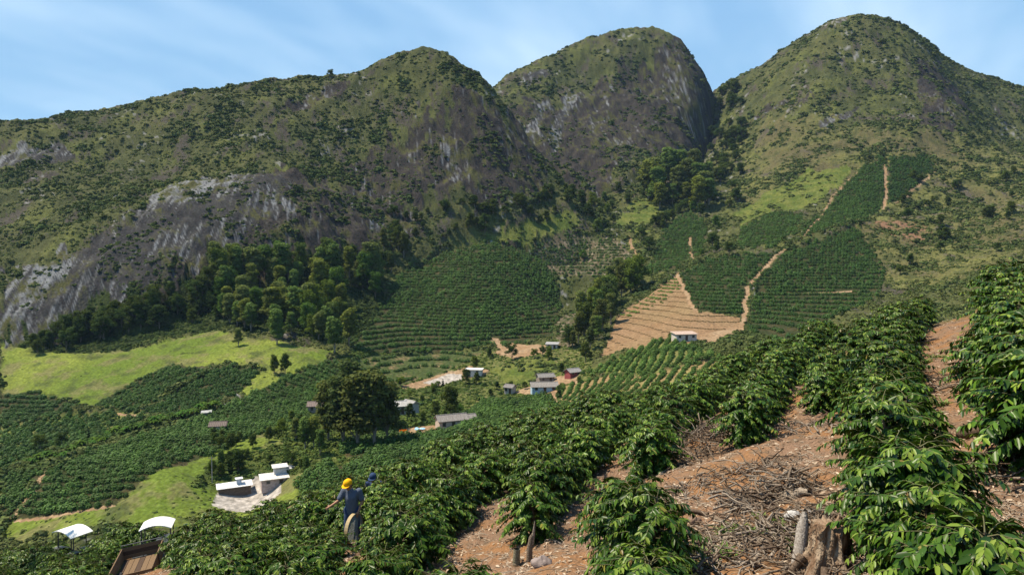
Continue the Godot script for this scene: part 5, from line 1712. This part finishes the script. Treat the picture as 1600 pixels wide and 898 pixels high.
func flesh(bones: Array, cell: float, blend: float) -> ArrayMesh:
	# tapered capsules joined by a smooth minimum, meshed as surface nets. bone: from, to, radius, radius
	var lo := Vector3(1e9, 1e9, 1e9); var hi := -lo
	for b in bones:
		var r := maxf(b[2], b[3]) + blend * 2.0 + cell * 2.0
		lo = lo.min(b[0] - Vector3(r, r, r)).min(b[1] - Vector3(r, r, r)); hi = hi.max(b[0] + Vector3(r, r, r)).max(b[1] + Vector3(r, r, r))
	var nx := int((hi.x - lo.x) / cell) + 2; var ny := int((hi.y - lo.y) / cell) + 2; var nzz := int((hi.z - lo.z) / cell) + 2
	var acc := PackedFloat32Array(); acc.resize(nx * ny * nzz)
	var k := 1.0 / blend
	for b in bones:
		var a: Vector3 = b[0]; var e: Vector3 = b[1]
		var ra: float = b[2]; var rb: float = b[3]
		var ba := e - a
		var l2 := maxf(ba.length_squared(), 1e-9)
		var r := maxf(ra, rb) + blend * 2.0 + cell
		var l := (a.min(e) - Vector3(r, r, r) - lo) / cell; var h := (a.max(e) + Vector3(r, r, r) - lo) / cell
		for z in range(maxi(0, int(l.z)), mini(nzz, int(h.z) + 2)):
			for y in range(maxi(0, int(l.y)), mini(ny, int(h.y) + 2)):
				for x in range(maxi(0, int(l.x)), mini(nx, int(h.x) + 2)):
					var p := lo + Vector3(x, y, z) * cell
					var t := clampf((p - a).dot(ba) / l2, 0.0, 1.0)
					var dd := (p - a - ba * t).length() - lerpf(ra, rb, t)
					acc[(z * ny + y) * nx + x] += exp(-clampf(dd * k * 4.0, -20.0, 20.0))
	# inside where the sum passes one
	var verts := PackedVector3Array(); var tris := PackedInt32Array()
	var idx := {}
	var f := func(i: int) -> float: return -log(maxf(acc[i], 1e-9))
	var offs := [0, 1, nx, nx + 1, nx * ny, nx * ny + 1, nx * ny + nx, nx * ny + nx + 1]
	for z in nzz - 1:
		for y in ny - 1:
			for x in nx - 1:
				var i := (z * ny + y) * nx + x
				var m := 0
				for c in 8:
					if acc[i + offs[c]] > 1.0: m += 1
				if m == 0 or m == 8: continue
				var s := Vector3.ZERO; var cnt := 0
				for ed in [[0, 1], [2, 3], [4, 5], [6, 7], [0, 2], [1, 3], [4, 6], [5, 7], [0, 4], [1, 5], [2, 6], [3, 7]]:
					var fa: float = f.call(i + offs[ed[0]]); var fb: float = f.call(i + offs[ed[1]])
					if (fa < 0.0) == (fb < 0.0): continue
					var t := fa / (fa - fb)
					var pa := Vector3(ed[0] & 1, (ed[0] >> 1) & 1, ed[0] >> 2); var pb := Vector3(ed[1] & 1, (ed[1] >> 1) & 1, ed[1] >> 2)
					s += pa.lerp(pb, t); cnt += 1
				idx[i] = verts.size()
				verts.append(lo + (Vector3(x, y, z) + s / cnt) * cell)
	for i in idx:
		var ins := acc[i] > 1.0
		for ax in 3:
			var st: int = [1, nx, nx * ny][ax]; var u: int = [nx, nx * ny, 1][ax]; var w: int = [nx * ny, 1, nx][ax]
			if (acc[i + st] > 1.0) == ins: continue
			if not (idx.has(i - u) and idx.has(i - w) and idx.has(i - u - w)): continue
			var q := [idx[i], idx[i - u], idx[i - u - w], idx[i - w]]
			if ins: tris.append_array([q[0], q[2], q[1], q[0], q[3], q[2]])
			else: tris.append_array([q[0], q[1], q[2], q[0], q[2], q[3]])
	return smooth_mesh(verts, PackedColorArray(), tris)

func person(p: Vector3, turn: float, label: String, j: Dictionary, shirt: Color, trousers: Color, cap: Color, hold := false):
	var t := thing("person", label, "person", p, turn)
	var skin := mat(Color(0.30, 0.15, 0.085), 0.6, 0.35)
	var body := []
	# head: skull, jaw, nose, ears
	var hc: Vector3 = j.head; var fw: Vector3 = j.face.normalized(); var up: Vector3 = (j.head - j.neck).normalized(); var sd := fw.cross(up).normalized()
	body.append([hc + up * 0.03 - fw * 0.015, hc + up * 0.03 + fw * 0.015, 0.088, 0.088])
	body.append([hc - up * 0.04 + fw * 0.02, hc - up * 0.085 + fw * 0.05, 0.068, 0.045])
	body.append([hc + fw * 0.09 + up * 0.005, hc + fw * 0.112 - up * 0.022, 0.010, 0.014])
	for s in [-1.0, 1.0]: body.append([hc + sd * s * 0.088 + up * 0.015, hc + sd * s * 0.09 - up * 0.02, 0.016, 0.012])
	body.append([j.neck, hc - up * 0.04, 0.055, 0.052])
	body.append([j.chest, j.neck, 0.11, 0.06])
	body.append([(j.hip_l + j.hip_r) * 0.5, j.chest, 0.125, 0.135])
	for s in ["l", "r"]:
		body.append([j["shoulder_" + s], j.chest, 0.062, 0.08])
		body.append([j["shoulder_" + s], j["elbow_" + s], 0.05, 0.04])
		body.append([j["elbow_" + s], j["wrist_" + s], 0.04, 0.027])
		body.append([j["hip_" + s], j["knee_" + s], 0.085, 0.058])
		body.append([j["knee_" + s], j["ankle_" + s], 0.055, 0.038])
		# hand: palm, four fingers and a thumb
		var w: Vector3 = j["wrist_" + s]
		var ax: Vector3 = (w - j["elbow_" + s]).normalized()
		var sp := ax.cross(Vector3(0, 0.2, 1)).normalized()
		var pn := ax.cross(sp)
		body.append([w, w + ax * 0.07, 0.026, 0.032])
		for q in 4:
			var root := w + ax * 0.085 + sp * (q - 1.5) * 0.019
			var mid := root + ax * (0.035 - absf(q - 1.2) * 0.004) + pn * 0.012
			body.append([root, mid, 0.0095, 0.009]); body.append([mid, mid + ax * 0.02 + pn * 0.026, 0.009, 0.008])
		body.append([w + ax * 0.03 + sp * 0.03, w + ax * 0.06 + sp * 0.055 + pn * 0.02, 0.012, 0.0095])
	var b := part("body", flesh(body, 0.014, 0.012), skin, t)
	# clothing
	var sh := []
	sh.append([(j.hip_l + j.hip_r) * 0.5 + Vector3(0, -0.02, 0), j.chest, 0.148, 0.158])
	sh.append([j.chest, j.neck - Vector3(0, 0.035, 0), 0.145, 0.082])
	for s in ["l", "r"]:
		sh.append([j["shoulder_" + s], j.chest, 0.078, 0.11])
		sh.append([j["shoulder_" + s], j["shoulder_" + s].lerp(j["elbow_" + s], 0.72), 0.074, 0.072])
	part("shirt", flesh(sh, 0.02, 0.03), cloth_mat(shirt), t)
	var tr := []
	tr.append([j.hip_l, j.hip_r, 0.118, 0.118])
	for s in ["l", "r"]:
		tr.append([j["hip_" + s], j["knee_" + s], 0.105, 0.082])
		tr.append([j["knee_" + s], j["ankle_" + s], 0.08, 0.066])
	part("trousers", flesh(tr, 0.022, 0.025), cloth_mat(trousers), t)
	for s in ["l", "r"]:
		var a: Vector3 = j["ankle_" + s]
		part("boot", flesh([[a + Vector3(0, 0.08, 0), a + Vector3(0, -0.03, 0), 0.055, 0.055], [a + Vector3(0, -0.035, -0.02), a + Vector3(0, -0.045, 0.15), 0.048, 0.04]], 0.018, 0.02), mat(Color(0.03, 0.025, 0.022), 0.7), t)
	# eyes and hair
	for s in [-1.0, 1.0]:
		var e := Heap.new(); e.tube([hc + fw * 0.084 + sd * s * 0.032 + up * 0.012, hc + fw * 0.092 + sd * s * 0.032 + up * 0.012], [0.012, 0.008], 8, Color.WHITE)
		part("eye", e.mesh(), mat(Color(0.03, 0.02, 0.02), 0.3), b)
	part("hair", flesh([[hc - fw * 0.035 + up * 0.02, hc - fw * 0.03 - up * 0.045, 0.085, 0.066]], 0.014, 0.01), mat(Color(0.012, 0.01, 0.009), 0.7), b)
	# cap: crown and peak
	var cm := cloth_mat(cap)
	var c := part("cap", flesh([[hc + up * 0.055 - fw * 0.02, hc + up * 0.06 + fw * 0.02, 0.1, 0.094]], 0.012, 0.01), cm, t)
	var pk := Heap.new()
	var n := 10
	for q in n:
		var a0 := lerpf(-1.15, 1.15, float(q) / n); var a1 := lerpf(-1.15, 1.15, float(q + 1) / n)
		var ri := 0.085
		var r0 := 0.098 + 0.075 * cos(a0); var r1 := 0.098 + 0.075 * cos(a1)
		var base := hc + up * 0.045
		var pt := func(a: float, r: float, dropy: float) -> Vector3: return base + fw * cos(a) * r + sd * sin(a) * r - up * dropy
		pk.slab([pt.call(a0, ri, 0.0), pt.call(a1, ri, 0.0), pt.call(a1, r1, 0.03 * cos(a1)), pt.call(a0, r0, 0.03 * cos(a0))], 0.006)
	part("peak", pk.mesh(), cm, c)
	return t

func cloth_mat(c: Color) -> StandardMaterial3D:
	var m := mat(c, 0.95, 0.1)
	m.rim_enabled = true; m.rim = 0.3
	m.normal_enabled = true; m.normal_texture = bump_tex(81, 0.012, 6.0, 256)
	m.uv1_triplanar = true; m.uv1_scale = Vector3(3, 3, 3)
	return m

func build_people():
	var p := worker_spot()
	var j := {"hip_l": Vector3(-0.085, 0.93, 0), "hip_r": Vector3(0.085, 0.93, 0), "knee_l": Vector3(-0.11, 0.5, 0.05), "knee_r": Vector3(0.12, 0.5, 0.03), "ankle_l": Vector3(-0.13, 0.09, 0), "ankle_r": Vector3(0.14, 0.09, -0.02),
		"chest": Vector3(0.0, 1.25, 0.03), "neck": Vector3(-0.02, 1.46, 0.06), "head": Vector3(-0.055, 1.585, 0.11), "face": Vector3(-0.55, -0.35, 0.8),
		"shoulder_l": Vector3(-0.185, 1.40, 0.03), "shoulder_r": Vector3(0.185, 1.40, 0.03), "elbow_l": Vector3(-0.30, 1.19, 0.12), "wrist_l": Vector3(-0.46, 1.10, 0.22), "elbow_r": Vector3(0.26, 1.14, 0.0), "wrist_r": Vector3(0.19, 0.93, 0.12)}
	person(p, 0.0, "man in yellow cap and grey blue shirt picking coffee among the shrubs", j, Color(0.085, 0.10, 0.135), Color(0.035, 0.055, 0.11), Color(0.75, 0.36, 0.01))
	# the sieve he holds on edge
	var t := thing("coffee_sieve", "round coffee sieve held on edge by the yellow capped man", "sieve", p + Vector3(0.09, 0.55, 0.22), 0.0)
	t.rotation = Vector3(0, 1.25, 0.2)
	var rim := Heap.new()
	for k in 32:
		var a := TAU * k / 32.0; var b := TAU * (k + 1) / 32.0
		var pa := Vector3(cos(a), sin(a), 0) * 0.36; var pb := Vector3(cos(b), sin(b), 0) * 0.36
		var ia := pa * 0.965; var ib := pb * 0.965
		var dz := Vector3(0, 0, 0.045)
		rim.quad(pa - dz, pb - dz, pb + dz, pa + dz, pa.normalized(), Color.WHITE)
		rim.quad(ia - dz, ib - dz, ib + dz, ia + dz, -pa.normalized(), Color.WHITE)
		rim.quad(pa + dz, pb + dz, ib + dz, ia + dz, Vector3(0, 0, 1), Color.WHITE)
		rim.quad(pa - dz, pb - dz, ib - dz, ia - dz, Vector3(0, 0, -1), Color.WHITE)
	part("rim", rim.mesh(), mat(Color(0.34, 0.26, 0.14), 0.7), t)
	var net := Heap.new()
	for k in 24:
		var o := -0.33 + k * 0.66 / 23.0
		var half := sqrt(maxf(0.0, 0.347 * 0.347 - o * o))
		net.tube([Vector3(o, -half, 0.03), Vector3(o, half, 0.03)], [0.004, 0.004], 4, Color.WHITE)
		net.tube([Vector3(-half, o, 0.034), Vector3(half, o, 0.034)], [0.004, 0.004], 4, Color.WHITE)
	part("mesh_net", net.mesh(), mat(Color(0.28, 0.30, 0.27), 0.6), t)
	var q := helper_spot()
	var j2 := {"hip_l": Vector3(-0.085, 0.90, 0), "hip_r": Vector3(0.085, 0.90, 0), "knee_l": Vector3(-0.1, 0.48, 0.05), "knee_r": Vector3(0.1, 0.48, 0.04), "ankle_l": Vector3(-0.11, 0.09, 0), "ankle_r": Vector3(0.11, 0.09, 0),
		"chest": Vector3(0.0, 1.2, 0.03), "neck": Vector3(0.0, 1.40, 0.05), "head": Vector3(-0.02, 1.53, 0.09), "face": Vector3(-0.3, -0.25, 0.9),
		"shoulder_l": Vector3(-0.175, 1.34, 0.03), "shoulder_r": Vector3(0.175, 1.34, 0.03), "elbow_l": Vector3(-0.24, 1.10, 0.08), "wrist_l": Vector3(-0.2, 0.98, 0.28), "elbow_r": Vector3(0.25, 1.10, 0.08), "wrist_r": Vector3(0.18, 1.0, 0.3)}
	person(q, 0.1, "person in a dark blue cap almost hidden among the shrubs", j2, Color(0.03, 0.045, 0.10), Color(0.03, 0.03, 0.04), Color(0.03, 0.05, 0.10))
